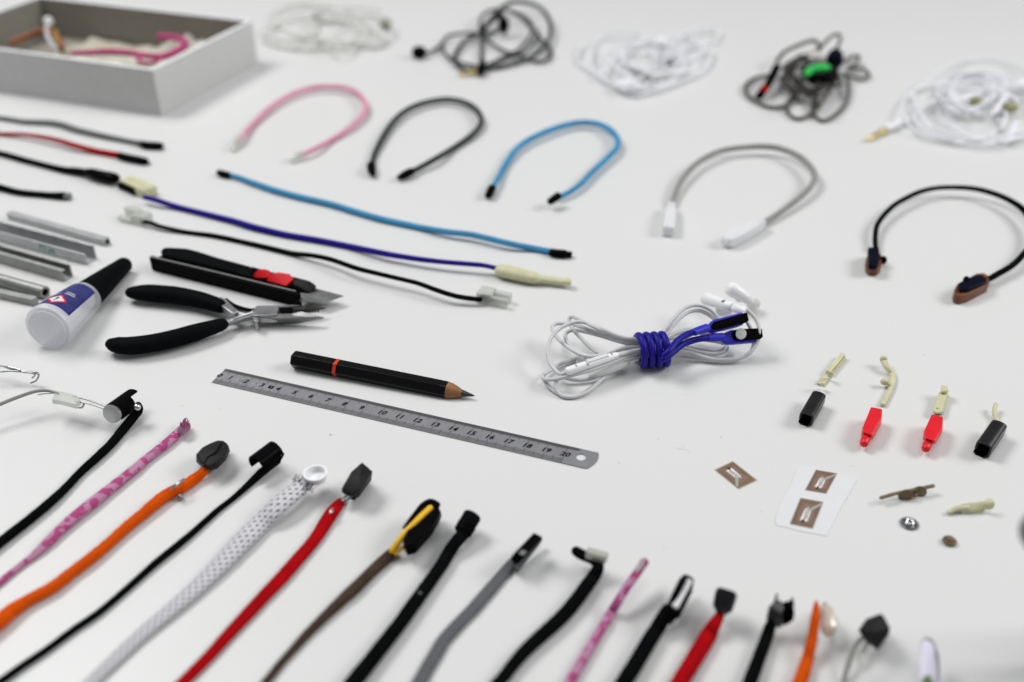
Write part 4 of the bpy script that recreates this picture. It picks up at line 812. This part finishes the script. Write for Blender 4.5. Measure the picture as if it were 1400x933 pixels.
wire([(892, 486, 7), (867, 488.5, 6), (852, 495, 5), (834, 509, 3), (816, 525, 2), (801, 536.5, 1.6), (786, 542.5, 1.4), (772.5, 542.5, 1.4), (763.5, 537.5, 2), (759.5, 529, 4), (761, 521, 6), (768, 515, 8)])
wire([(892, 480, 9), (868, 483.5, 10), (840, 494.5, 10), (810, 505.5, 10), (780, 514, 9), (757.5, 519, 7), (744, 518.5, 5), (742, 515, 4), (745.5, 511, 3), (754.5, 505, 2.5), (768, 497, 2), (786, 492, 2), (800, 489, 2)])
wire([(742.5, 517, 3), (748, 526, 2), (756, 533.5, 1.4), (766, 540, 1.3)])
wire([(770, 516, 4), (782, 519, 3), (795, 520, 2.2), (812, 516.5, 2.5), (830, 508, 4), (850, 496.5, 6), (880, 486, 7)])
M, L = local((774, 508.5), (846, 484.5), 12.5, 13)
rm = T.part('remote', lathe([(0, 1.2), (.3, 1.9), (1.5, 2.5), (L*.5, 2.5), (L*.82, 2.3), (L*.96, 1.6), (L, 1.2)], 20, sy=1.0, sz=.9).xf(M), 'wht_plastic')
T.part('button_gap', box(L*.37, L*.375+.15, -2.3, 2.3, 1.0, 2.36).xf(M), 'light_grey_cord', parent=rm)
T.part('button', xprism([(-1.4, 1.6), (1.4, 1.6), (1.2, 2.55), (-1.2, 2.55)], L*.40, L*.78).xf(M), 'paper', parent=rm, bev=.2)
T.part('minus_mark', box(L*.17, L*.18+.15, -1.2, .2, 2.1, 2.45).xf(M), 'mid_grey_cord', parent=rm)
T.part('plus_mark', box(L*.85, L*.855+.2, -.9, .6, 1.7, 2.28).xf(M), 'mid_grey_cord', parent=rm)
T.part('cable', cord([(842, 486, 7, 13), (856, 482.5, 6, 12.5), (872, 479, 5.4, 12), (895, 475, 5.4, 12)]), 'wht_cable')
T.part('plug_housing', cord([(808, 514.5, 8, 4), (816, 512, 10.5, 4.5), (834, 506, 10.5, 5.5), (849, 500, 9.5, 6.5), (858, 496, 6, 7)], 1, 16), M_("pale grey plastic", (.60, .60, .60), .4))
T.part('cable_slider', pxprism([(787, 488), (797, 486.5), (800, 492), (799, 495), (789, 496)], 1.5, 5), M_("grey slider", (.50, .50, .51), .4), bev=.5)
# right-hand half of the bundle
wire([(885, 472, 12), (900, 462, 15), (908, 452, 17), (920, 437, 20), (934, 423, 22), (950, 417.5, 22), (965, 420.5, 20), (977, 429, 17), (985, 442, 13)])
wire([(885, 474, 12), (902, 466, 14), (912, 456, 15), (926, 438.5, 17), (940, 428, 18), (955, 425, 18), (968, 430, 16), (980, 440, 13), (990, 450, 10)])
wire([(885, 478, 9), (910, 480, 9), (930, 481, 7), (945, 483, 5), (958, 487, 4), (972.5, 491, 3), (995, 492, 3), (1016, 488.5, 4), (1028, 479, 7), (1030.5, 464, 11), (1026, 449, 16), (1020, 438, 20), (1016, 430, 23)])
wire([(885, 480, 8), (915, 483, 7), (935, 484, 5), (955, 488, 3), (985, 494, 1.8), (1008, 491.5, 2.5), (1024, 483.5, 6), (1034.5, 470, 10), (1038.5, 455, 15), (1035, 440, 19), (1028, 430, 22), (1021, 424, 24)])
wire([(885, 470, 10), (908, 465, 9), (930, 462, 8), (952, 464, 7), (972, 466, 6), (987, 469, 5), (994, 475, 4), (989, 482, 4), (975, 484, 4), (958, 482, 4), (935, 477, 5), (905, 475, 6), (885, 475, 8)])
wire([(885, 473, 8), (909, 469, 7), (930, 472, 6), (950, 475.5, 5), (970, 479, 4), (982, 479.5, 4), (990, 475, 4), (991, 468, 5), (983, 462, 6), (965, 459, 7), (945, 452, 8), (920, 462, 9), (885, 470, 9)])
wire([(885, 468, 13), (905, 464, 13), (925, 455, 12), (942, 451, 11), (960, 452, 10), (980, 458, 9), (1000, 464, 8)])
for (sx, sy, sh), (ex, ey, eh) in (((967, 409.5, 15), (1022, 427, 23)),):
    M, L = local((sx, sy), (ex, ey), sh, eh)
    e = T.part('earbud_stem', lathe([(-3.5, 1.5), (-2.5, 3.2), (0, 3.9), (3, 3.6), (L*.45, 3.0), (L*.62, 2.9), (L*.64, 2.4), (L*.66, 2.4), (L*.68, 2.6), (L*.95, 2.4), (L, 1.8)], 24).xf(M), 'wht_plastic')
    T.part('stem_seam', lathe([(L*.645, 2.42), (L*.66, 2.42)], 24).xf(M), 'mid_grey_cord', parent=e)
    T.part('stem_port', box(L*.43, L*.48, -2.0, .2, 2.4, 3.05).xf(M), 'mid_grey_cord', parent=e)
M, L = local((996, 393), (1030, 414), 16, 7)
T.part('earbud_shell', lathe([(-1.5, .8), (-1.2, 2.2), (0, 3.7), (2, 4.5), (L*.4, 4.2), (L*.75, 3.2), (L*.95, 2.3), (L, 1.4)], 28).xf(M), 'wht_plastic')
T.part('earbud_shell', hull([(978, 418, 13), (983, 414, 15), (1003, 425, 14), (1004, 431, 9), (985, 436, 7), (977, 428, 8)]), 'wht_plastic', bev=1.5, seg=3)
T.part('earbud_tip', ball(P(1030, 416, 4.8), 4.2, 3.4, 3.6), 'clear')
T.part('earbud_grille', ball(P(1014, 409, 7), 3.8, 1.4, 2.2), 'light_grey_cord')

T = Thing('blue_tie', "blue silicone cord wound round the white earphones, with two black-faced ends", 'cable tie', (900, 500))
cc = P(891.5, 478.5, 10.4); axd = Vector((1, .10, 0)).normalized(); yv = Vector((0, 0, 1)).cross(axd).normalized(); Z = Vector((0, 0, 1))
pts = []
N_ = 4; pit = 4.3; rc = 8.5
for i in range(N_*20+3):
    a = 2*math.pi*i/20; x = (i/20-N_/2)*pit
    pts.append(cc+axd*x+yv*(math.cos(a-.9)*rc*.95)+Z*(math.sin(a-.9)*rc))
T.part('wound_cord', tube(pts, 1.95, 14, 2), 'blue_rubber')
T.part('cord_end', cord([(908, 486, 9, 15), (915, 480, 9, 17), (924, 468.5, 9, 18), (933, 461, 9, 19), (942, 456.5, 9, 19.5), (952, 453.5, 9, 20)]), 'blue_rubber')
T.part('cord_end', cord([(906, 492, 9, 12), (914, 487, 9, 13), (923, 479.5, 9, 14), (934, 471, 9, 15), (948, 465.5, 9, 15.5), (960, 463, 9, 15.5), (970, 462, 9, 15)]), 'blue_rubber')
T.part('sleeve', cord([(948, 455, 11.5, 20), (957, 451.5, 12.5, 20), (968, 448, 13, 20)], .85, cap='flat'), 'blue_rubber_bright', bev=.6)
T.part('sleeve', cord([(967, 462.5, 12.5, 15), (977, 461.5, 13, 15), (990, 461, 13, 15)], .85, cap='flat'), 'blue_rubber_bright', bev=.6)
n1 = (.05, -.62, .78)
T.part('end_block', plprism([(966, 447), (971, 440), (977, 436.5), (1014, 427), (1018, 429), (1018, 442), (1010, 445), (976, 453.5), (970, 452.5)], (990, 443, 21), n1, -4.2, 0), 'blue_rubber_bright', bev=.8, seg=3)
T.part('black_face', plprism([(971.5, 446.5), (975, 441.5), (981, 439.5), (1020.5, 428), (1023.5, 439), (1019, 442), (980, 452), (973.5, 451)], (990, 444, 21), n1, 0, 1.3), 'blk_plastic', bev=.5)
T.part('end_block', plprism([(988, 460), (991, 454.5), (1000, 451), (1032, 449.5), (1037, 452), (1035, 466.5), (1002, 469.5), (993, 469), (988, 466)], (1012, 459, 14), n1, -4.2, 0), 'blue_rubber_bright', bev=.8, seg=3)
T.part('black_face', plprism([(1000.5, 458), (1003, 452.5), (1010, 450.8), (1039, 449.5), (1041.5, 451), (1042.5, 461.5), (1040, 464), (1033, 465), (1009, 466.5), (1002.5, 465)], (1012, 459, 14), n1, 0, 1.3), 'blk_plastic', bev=.5)
T.part('magnet_disc', plprism([(1012.5+7.4*math.cos(2*math.pi*i/32), 457.3+7.6*math.sin(2*math.pi*i/32)) for i in range(32)], (1012, 458.5, 14.8), n1, .4, 1.1), 'magnet', bev=.2, ang=30)

# ================================================================ SMALL CLIPS WITH THEIR CREAM INSERTS
CG, IG = 'small clip housings on the right', 'cream inserts beside the clip housings'
def u_clip(label, a, b, w, hgt, slot=True):
    T = Thing('clip_housing', label, 'clip', a, CG)
    M, L = frame(P(*a, 0), P(*b, 0))
    o = []
    r = w/2; t = 1.0
    for i in range(17):
        a_ = math.pi*i/16; o.append((math.cos(a_)*r, hgt-r*.45+math.sin(a_)*r*.45))
    o.append((-r, 2.2)); 
    for i in range(9):
        a_ = math.pi+math.pi/2*i/8*.9; o.append((math.cos(a_)*r, 2.2+math.sin(a_)*2.1))
    inn = [(-r+2.4, .9), (-r+t, 2.2), (-r+t, hgt-r*.45)]
    for i in range(15, 0, -1):
        a_ = math.pi*i/16; inn.append((math.cos(a_)*(r-t), hgt-r*.45+math.sin(a_)*(r*.45-t)))
    inn += [(r-t, hgt-r*.5), (r-t, 3.6), (r, 3.6)]
    T.part('shell', xprism(o+inn, 0, L).xf(M), 'clip_black', bev=.25)
    T.part('lower_lip', xprism([(-r+2, .1), (r*.6, .1), (r, 1.0), (r, 2.4), (r-t, 2.4), (r*.5, 1.1), (-r+2, 1.1)], 0.3, L*.82).xf(M), 'blk_gloss', bev=.2)
    return T, M, L
u_clip("small black clip housing, open channel, leftmost of the four", (1100, 583), (1117, 553), 7.2, 8.4)
u_clip("small black clip housing below the thin cream strip, rightmost of the four", (1340, 625.5), (1361, 595), 7.6, 9.0)
def red_clip(label, top, foot, nose):
    T = Thing('clip_housing', label, 'clip', foot[0], CG)
    T.part('body', hull([(x, y, z) for x, y, z in top]+[(x, y, z) for x, y, z in [(q[0], q[1], 1.0) for q in foot]]), 'red_plastic', bev=.6, ang=25, seg=3)
    T.part('nose', cord(nose, 1, 18), 'red_plastic')
red_clip("red clip housing with a round nose, under the hooked cream insert",
         [(1191, 556, 9), (1206.5, 559, 9), (1205, 573, 8.5), (1193, 596, 8), (1180, 591, 8), (1179, 585, 8.5)], [(1177, 597), (1193, 602), (1205, 580), (1192, 572)],
         [(1188, 594, 13, 4.6), (1184, 600, 12.5, 4.4), (1181.5, 606, 12, 4.0)])
red_clip("red clip housing with a round nose, under the straight cream insert",
         [(1274, 566, 9), (1281, 569, 8.5), (1289.5, 569.5, 9), (1288.5, 588, 8.5), (1279, 604, 8), (1264, 599, 8), (1263, 590, 8.5)], [(1261, 602), (1278, 608), (1288, 592), (1275, 580)],
         [(1272, 600, 13, 4.6), (1268.5, 607, 12.5, 4.4), (1266, 613, 12, 4.0)])
T = Thing('cream_insert', "pale cream channel-shaped insert with two fins, above the leftmost black housing", 'plastic part', (1140, 512), IG)
M, L = local((1124, 529), (1155, 491), 0, 0)
T.part('channel', gsum([box(0, L, -.6, 3.2, .2, 1.4), box(L*.35, L, .2, 2.9, 1.4, 3.4), box(L*.35, L*.98, -.6, .1, 1.4, 2.4)]).xf(M), 'cream', bev=.3)
T.part('fin', hull([(1131, 516, 2), (1131, 509, 7), (1134, 505.5, 7.5), (1139, 507, 7.2), (1140, 513, 5), (1137, 518, 1)]), 'cream', bev=.4)
T.part('fin', hull([(1115.5, 521, 6), (1121, 524, 6.3), (1128, 524, 5), (1128, 531, 1), (1123, 529, 1.5)]), 'cream', bev=.3)
T = Thing('cream_insert', "curved hook-shaped cream insert, above the left red housing", 'plastic part', (1215, 535), IG)
T.part('hook', cord([(1208, 493, 9.5, 4), (1211, 499, 9, 3.8), (1216, 505, 9, 3), (1220, 512, 8.5), (1220.5, 521, 8), (1218, 531, 7.5), (1213, 542, 7.5), (1207, 553, 8)], .8, 16), 'cream')
T.part('round_tip', ball(P(1208, 491, 5), 2.1, 1.8, 2.2), 'cream')
T.part('side_knob', ball(P(1209.5, 522, 3.5), 2.3, 2.0, 2.0), 'cream')
T.part('side_arm', cord([(1209, 523, 4, 2.5), (1215, 526, 4, 2.5)]), 'cream')
T = Thing('cream_insert', "straight cream insert with a knob on top, above the right red housing", 'plastic part', (1286, 548), IG)
T.part('bar', hull([(1284, 535, 4.5), (1295, 537, 4.5), (1288, 563, 4), (1282, 565.5, 3.6), (1275, 562, 4), (1276, 566, .3), (1290, 567, .3), (1298, 540, .3), (1284, 540, .3)]), 'cream', bev=.7, seg=3)
T.part('raised_end', hull([(1286.5, 526, 7), (1295, 526, 7), (1297, 533, 7), (1294, 539, 5), (1286, 537, 6), (1296, 540, .5), (1288, 540, .5)]), 'cream', bev=.8, seg=3)
T.part('small_hole', ball(P(1281.5, 558.5, 4.1), .5, .5, .2), 'brass')
T = Thing('cream_insert', "thin bent cream strip, above the rightmost black housing", 'plastic part', (1362, 572), IG)
T.part('strip', cord([(1361.5, 553, 6, 4), (1359.5, 561, 6, 3), (1360, 568, 6, 2), (1363.5, 576, 6, 2), (1366, 586, 6, 3), (1365, 596, 6, 3), (1361, 606, 6, 2)], 1.1, 12), 'cream')

# ================================================================ TAGS, PIN, SNAP, BUTTON
def quad_xy(c4, h): return [P(x, y, h) for x, y in c4]
def bil(q, u, v): return (q[0]*(1-u)+q[1]*u)*(1-v)+(q[3]*(1-u)+q[2]*u)*v
def tagmark(T, corners, h, parent=None, mat='copper'):
    q = quad_xy(corners, h)
    def poly(uv, dz):
        vs = [bil(q, u, v) for u, v in uv]; return G([Vector((p.x, p.y, h+dz)) for p in vs], [tuple(range(len(vs)))])
    def pr(uv, z0, z1):
        vs = [bil(q, u, v) for u, v in uv]; return prism([(p.x, p.y) for p in vs], h+z0, h+z1)
    par = T.part('tag', pr([(0, 0), (1, 0), (1, 1), (0, 1)], -.12, .03), mat, smooth=False, parent=parent)
    loops = G()
    for i in range(4):   # engraved windings round the border
        a = .05+.035*i; b = a+.014
        for s in ([(a, a), (1-a, a), (1-a, b), (a, b)], [(a, 1-b), (1-a, 1-b), (1-a, 1-a), (a, 1-a)], [(a, b), (b, b), (b, 1-b), (a, 1-b)], [(1-b, b), (1-a, b), (1-a, 1-b), (1-b, 1-b)]): loops = loops+pr(s, .031, .06)
    args = dict(smooth=False)
    if parent is None:
        T.part('winding', loops, 'brass', kind='stuff', **args); T.part('centre_window', pr([(.37, .36), (.66, .32), (.66, .80), (.34, .80)], .04, .07), 'foil', **args)
        T.part('foil_strip', pr([(.40, .30), (.46, .26), (.55, .34), (.97, .03), (1.0, .12), (.58, .46)], .075, .11), 'foil_line', **args)
        T.part('window_bar', pr([(.42, .40), (.46, .38), (.54, .74), (.49, .76)], .08, .10), mat, **args)
        T.part('window_bar', pr([(.52, .37), (.57, .36), (.60, .70), (.56, .74)], .085, .10), mat, **args)
        T.part('chip', pr([(.43, .76), (.52, .75), (.52, .86), (.43, .86)], .08, .14), 'ink', **args)
    else:
        # sub-parts belong to the tag
        T.part('centre_window', pr([(.37, .36), (.66, .32), (.66, .80), (.34, .80)], .04, .07), 'foil', parent=parent, **args)
T = Thing('antenna_tag', "loose brown diamond-lying antenna tag, left of the white release paper", 'tag', (1006, 650))
tagmark(T, [(1033.5, 656.5), (1009.5, 667.5), (978.5, 642.5), (1002, 631.5)], .35)
T.part('film_edge', pxprism([(1001.8, 630.2), (1036, 656.4), (1010, 669), (976.5, 642.3)], .05, .2), 'copper_edge', smooth=False)
T = Thing('release_paper', "small sheet of white release paper under the two brown tags", 'paper', (1115, 685))
T.part('sheet', pxprism([(1096, 637), (1130, 642), (1167, 652), (1172, 656), (1150, 694), (1130, 733), (1098, 727), (1061, 718), (1060, 708), (1066, 690), (1080, 664), (1090, 640)], .05, .25), 'paper', smooth=False)
T = Thing('antenna_tag', "brown antenna tag on white release paper, farther one", 'tag', (1122, 658), 'tags on release paper')
tagmark(T, [(1115.6, 642.4), (1144.5, 647.5), (1129.5, 675), (1101, 670)], .4)
T = Thing('antenna_tag', "brown antenna tag on white release paper, nearer one", 'tag', (1102, 702), 'tags on release paper')
tagmark(T, [(1094.5, 681), (1125.5, 686.5), (1111, 722.8), (1080, 716.5)], .4)

T = Thing('brown_metal_clip', "thin brown metal bar with two round discs, above the snap fastener", 'metal part', (1240, 680))
T.part('bar', cord([(1204, 681, 5, 3.5), (1216, 677.5, 5.6, 3.8), (1225, 675, 5, 3.8), (1245, 670.5, 4.8, 4), (1262, 667.5, 5.4, 4), (1276, 664.5, 6, 4)], .8, 10, wob=.05), 'brass')
for dxx, dyy in ((1238.5, 678.5), (1257, 674)):
    c = P(dxx, dyy, 2.2); M, L = frame(c+Vector((0, 1.0, 0)), c+Vector((0, -1.0, .15)))
    T.part('disc', lathe([(0, 3.3), (.2, 3.5), (1.0, 3.5), (1.2, 3.2)], 24, sy=1, sz=.95).xf(M), 'brass')
T.part('crossed_leg', cord([(1243, 676, 3, 3), (1248, 682, 2.6, 1.6), (1254, 676, 3, 3)], seg=8), 'brass')

T = Thing('snap_fastener', "tiny chrome snap fastener below the brown metal bar", 'snap fastener', (1243, 717))
c = P(1243, 717, 0)
T.part('base_disc', G([Vector((v.y, v.z, v.x))+Vector((c.x, c.y, .1)) for v in lathe([(0, 3.9), (.5, 4.2), (.9, 3.9), (.7, 2.7)], 32).v], [f[::-1] for f in lathe([(0, 3.9), (.5, 4.2), (.9, 3.9), (.7, 2.7)], 32).f]), 'steel')
T.part('stud', ringz((c.x, c.y, 1.4), 1.5, .55, .8), 'chrome')
for i in range(4):
    a = math.pi/4+i*math.pi/2
    T.part('sewing_hole', ball((c.x+math.cos(a)*2.9, c.y+math.sin(a)*2.9, .85), .6, .6, .2), 'ink')
T = Thing('cream_hook', "single curved cream plastic piece, right of the brown metal bar", 'plastic part', (1325, 697))
T.part('body', hull([(x, y, z) for x, y, z in [(1313, 689.5, 4), (1330, 686, 4.6), (1346, 684.5, 4.8), (1348, 696, 2.5), (1330, 698, 2), (1313, 700, 1.5), (1314, 703, .2), (1346, 701, .2)]])+cord([(1297, 701, 5.5, 1.4), (1304, 697, 7.5, 1.9), (1312, 695, 9.5, 2.3), (1322, 694, 10, 2.5)], .9, 14), 'cream', bev=.4, seg=2)
T.part('raised_end', hull([(1345, 683.5, 6), (1350, 680, 7), (1358, 681, 7), (1361, 686, 6.5), (1361, 694, 4), (1356, 698, 1.5), (1345, 698, 1.5), (1347, 691, 5.5)]), 'cream', bev=.9, seg=3)
T = Thing('brown_button', "tiny brown round button, the lowest of the loose parts at right", 'button', (1297, 741))
c = P(1297.5, 742, 0)
def vl(pr, c, z, seg=28):
    l = lathe(pr, seg); return G([Vector((v.y, v.z, v.x))+Vector((c.x, c.y, z)) for v in l.v], [f[::-1] for f in l.f])
T.part('base', vl([(0, 2.6), (.3, 3.0), (1.4, 3.0), (1.8, 2.6)], c, .05), 'brass')
T.part('cap', vl([(0, 1.6), (.9, 1.5), (1.2, 1.1)], c, 1.8), 'brass')

# ================================================================ FAR EARPHONES
EG = 'tangled earphones along the far side'
def W(T, rows, w, mat, flat=1, name='cable', seg=10, n=6): T.part(name, cord([(r[0], r[1], w, r[2] if len(r) > 2 else 2.5) for r in rows], flat, seg, n), mat)
def tangle(T, cx, cy, rx, ry, k, w, mat, seed, hmax=16, seg=8, name='cable', pull=.8, per=9):
    """one long cable laid in k uneven loops"""
    q = random.Random(seed); rows = []; ph = q.uniform(0, 6)
    for j in range(k):
        ox, oy = q.uniform(-.35, .35)*rx, q.uniform(-.35, .35)*ry; sx, sy = q.uniform(.45, pull), q.uniform(.45, pull); ti = q.uniform(-.5, .5)
        for i in range(per):
            a = ph+2*math.pi*i/per; x, y = math.cos(a)*rx*sx, math.sin(a)*ry*sy
            rows.append((cx+ox+x*math.cos(ti)-y*math.sin(ti)*.8, cy+oy+y+x*math.sin(ti)*ry/rx, max(1.5, q.uniform(.15, 1)*hmax*(1-.5*abs(math.cos(a))))))
        ph += q.uniform(.3, 1.1)
    W(T, rows, w, mat, 1, name, seg, 4)
T = Thing('earphones', "black earphones in loose round loops with a gilded plug, back row", 'earphones', (680, 75), EG)
c_ = 'black_cable'
W(T, [(658, 95, 3), (676, 93, 3), (696, 89, 3), (725, 79, 4), (746, 63, 6), (753, 39, 8), (745, 17, 10), (727, 6, 11), (703, 3, 11), (686, 11, 10), (672, 26, 9), (658, 44, 7), (637, 56, 5), (625, 70, 4), (622, 85, 3), (636, 96, 3), (652, 97, 2.5)], 6.0, c_)
W(T, [(582, 73, 4), (592, 70, 4), (603, 62, 4), (612, 50, 5), (632, 46, 6), (660, 46, 7), (682, 43, 9), (690, 37, 10)], 4.5, c_)
W(T, [(656, 36, 9), (658, 50, 6), (658, 70, 4), (658, 92, 3)], 5, c_)
W(T, [(652, 47, 7), (665, 55, 6), (686, 68, 4), (703, 73, 4), (720, 57, 6), (728, 39, 8), (720, 26, 10), (694, 14, 11), (670, 15, 10), (657, 26, 9), (660, 42, 8)], 4.5, c_)
W(T, [(700, 17, 11), (716, 27, 9), (728, 39, 8), (742, 56, 5), (753, 68, 3), (751, 80, 3), (738, 85, 3), (720, 80, 4), (703, 72, 5), (690, 78, 3), (664, 90, 3)], 4.5, c_)
W(T, [(604, 64, 3), (610, 75, 3), (622, 84, 3), (640, 88, 3), (658, 92, 3), (690, 80, 3), (720, 70, 5), (735, 45, 7)], 4.2, c_)
W(T, [(658, 44, 8), (672, 28, 10), (686, 20, 12)], 7, 'blk_plastic')
T.part('earbud', ball(P(573, 72, 6), 7.6, 7.0, 6.5), 'blk_gloss')
T.part('earbud', ball(P(688.5, 35, 12), 6, 9, 9.5), 'blk_plastic')
T.part('plug_grip', cord([(660, 86, 9, 5), (658, 93, 12, 5), (657, 99, 11, 5)]), 'blk_plastic')
T.part('plug', cord([(652, 98, 6, 4), (640, 99.5, 5.5, 3.5), (628, 102.5, 4, 3)]), 'gold')

T = Thing('earphones', "white earphones in a flat tangle, farthest back left beside the card box", 'earphones', (450, 45), EG)
M_w = M_("aged white cable", (.66, .66, .63), .5); K['aged'] = M_w; K['far_white'] = M_('bright white cable', (.78, .78, .83), .4, sss=.1)
tangle(T, 455, 42, 88, 34, 5, 3.6, 'aged', 21, 12)
W(T, [(360, 57, 2), (400, 68, 2), (440, 60, 3), (500, 66, 2), (528, 62, 2), (520, 48, 4), (470, 40, 6), (420, 70, 3)], 3.8, 'aged')
W(T, [(375, 45, 2), (380, 22, 6), (420, 12, 8), (470, 10, 8), (520, 15, 6)], 3.8, 'aged')
T.part('earbud', ball(P(527, 32, 7), 7, 6, 6), M_("grey green earbud", (.33, .33, .27), .5))
T.part('earbud', ball(P(435, 22, 7), 7, 5, 5), M_("grey plastic", (.46, .46, .44), .4))
T.part('remote', cord([(412, 50, 8, 5), (436, 44, 8, 6)]), 'aged')

T = Thing('earphones', "bright white earphones in a round tangle, back row centre", 'earphones', (880, 90), EG)
tangle(T, 880, 84, 80, 44, 5, 3.9, 'far_white', 8, 16)
W(T, [(795, 62, 2), (790, 85, 2), (815, 102, 2), (845, 122, 2), (865, 131, 2), (895, 125, 3), (940, 108, 3), (965, 92, 4), (972, 68, 5), (950, 60, 7)], 4.2, 'far_white')
W(T, [(905, 85, 8), (930, 50, 8), (960, 38, 7), (983, 42, 5), (975, 58, 4), (940, 62, 5), (915, 80, 6)], 3.8, 'far_white')
T.part('earbud', ball(P(856, 117, 6), 12, 6.5, 6), 'wht_plastic')
T.part('earbud', ball(P(905, 60, 14), 8, 7, 7), 'wht_plastic')
T.part('remote', cord([(893, 103, 9, 6), (920, 99, 10, 6), (945, 98, 8, 5)], .8), 'wht_plastic')
T.part('dark_port', ball(P(916, 88, 10), 3.0, 2.2, 2.4), 'charcoal')
T.part('remote', cord([(862, 95, 8, 9), (888, 108, 8, 8)], .8), 'light_grey_cord')

T = Thing('earphones', "grey brown tangled earphones with a bright green earbud, back row", 'earphones', (1105, 120), EG)
c_ = 'brown_cable'
W(T, [(1061, 104, 5), (1040, 105, 4), (1024, 112, 3), (1019, 122, 3), (1026, 134, 2.5), (1050, 146, 2.5), (1074, 145, 3), (1088, 130, 5), (1078, 116, 7), (1066, 108, 8)], 5, c_)
W(T, [(1090, 128, 8), (1078, 140, 4), (1076, 152, 2.5), (1088, 162, 2.5), (1104, 159, 2.5), (1116, 145, 4), (1114, 132, 7), (1098, 128, 9)], 5, c_)
W(T, [(1112, 138, 6), (1112, 155, 2.5), (1124, 165, 2.5), (1140, 159, 2.5), (1156, 142, 3), (1160, 122, 5), (1155, 102, 8), (1140, 115, 10), (1118, 148, 6)], 5, c_)
W(T, [(1118, 72, 16), (1130, 56, 18), (1143, 47, 18), (1149, 52, 17), (1144, 66, 15), (1130, 80, 12)], 4.6, c_)
W(T, [(1148, 88, 8), (1162, 80, 7), (1174, 77, 6), (1170, 88, 5), (1160, 95, 5), (1178, 94, 4), (1188, 102, 3), (1180, 108, 3), (1160, 104, 5)], 4.6, c_)
W(T, [(1062, 84, 10), (1072, 72, 14), (1092, 62, 18), (1112, 56, 19), (1120, 64, 18), (1108, 76, 18), (1088, 82, 18), (1072, 92, 14)], 5.5, c_)
tangle(T, 1104, 102, 42, 34, 4, 4.4, c_, 14, 24)
tangle(T, 1114, 96, 38, 28, 3, 3.8, 'black_cable', 15, 28)
T.part('remote', cord([(1062, 92, 12, 14), (1056, 104, 12, 12), (1049, 117, 11, 9), (1038, 132, 12, 5)], .8), 'blk_plastic')
T.part('red_ring', cord([(1043.5, 124, 12.6, 8), (1045, 121.5, 12.6, 8)], .8), 'red_cord')
T.part('earbud', ball(P(1141, 82, 18), 8, 9, 11), 'navy_black')
T.part('earbud', cord([(1112, 108, 16, 17), (1126, 108, 17, 17), (1138, 104, 17, 18)], .9), 'blk_gloss')
T.part('green_shell', cord([(1104, 102, 10, 20), (1108, 97, 14, 22), (1120, 93.5, 15, 24), (1130, 93, 13, 24)], .8), 'green')
T.part('pale_bud', ball(P(1117, 79, 24), 8, 6, 6), M_("warm white plastic", (.62, .58, .55), .4))

T = Thing('earphones', "white earphones in flat wide loops with a gilded plug, back row right", 'earphones', (1320, 150), EG)
for i, (rx, ry, ox, oy) in enumerate(((98, 46, 12, 14), (84, 38, 24, 20), (70, 44, 34, 6), (92, 54, 26, -2), (62, 30, -4, 24))):
    q = random.Random(40+i); rows = []
    for k in range(15):
        a = q.uniform(0, .3)+2*math.pi*k/13; rows.append((1318+ox+math.cos(a)*rx*(1+q.uniform(-.04, .04)), 146+oy-8+math.sin(a)*ry*(1+q.uniform(-.05, .05)), q.uniform(2.2, 8)))
    W(T, rows, 3.8, 'far_white', .75)
tangle(T, 1345, 132, 62, 34, 4, 4.2, 'far_white', 31, 20)
for a, b, cc_ in (((1302, 124, 10), (1310, 140, 12), (1322, 160, 4)), ((1345, 115, 14), (1370, 125, 14), (1392, 138, 10)), ((1375, 130, 15), (1365, 145, 12), (1352, 160, 6)), ((1290, 142, 8), (1312, 136, 14), (1340, 128, 15)), ((1388, 168, 8), (1384, 180, 6), (1376, 195, 3))):
    W(T, [a, b, cc_], 7.5, 'far_white', .6)
T.part('plug_grip', cord([(1240, 163, 9, 3.5), (1228, 169, 11, 4), (1212, 176, 11, 4)]), 'wht_plastic')
T.part('plug', cord([(1211, 178, 8, 3.5), (1205, 181, 8, 3.5), (1203, 182, 6, 3.2), (1190, 188.5, 5.5, 3), (1185, 191, 3, 2.8)]), 'gold')
T.part('earbud', ball(P(1334, 140, 8), 7, 5, 5), M_("olive earbud rim", (.34, .34, .18), .5))
T.part('earbud', ball(P(1380, 147, 8), 8, 5, 5), M_("olive earbud mesh", (.32, .32, .18), .5))
T.part('earbud', ball(P(1395, 120, 12), 8, 8, 8), 'wht_plastic')
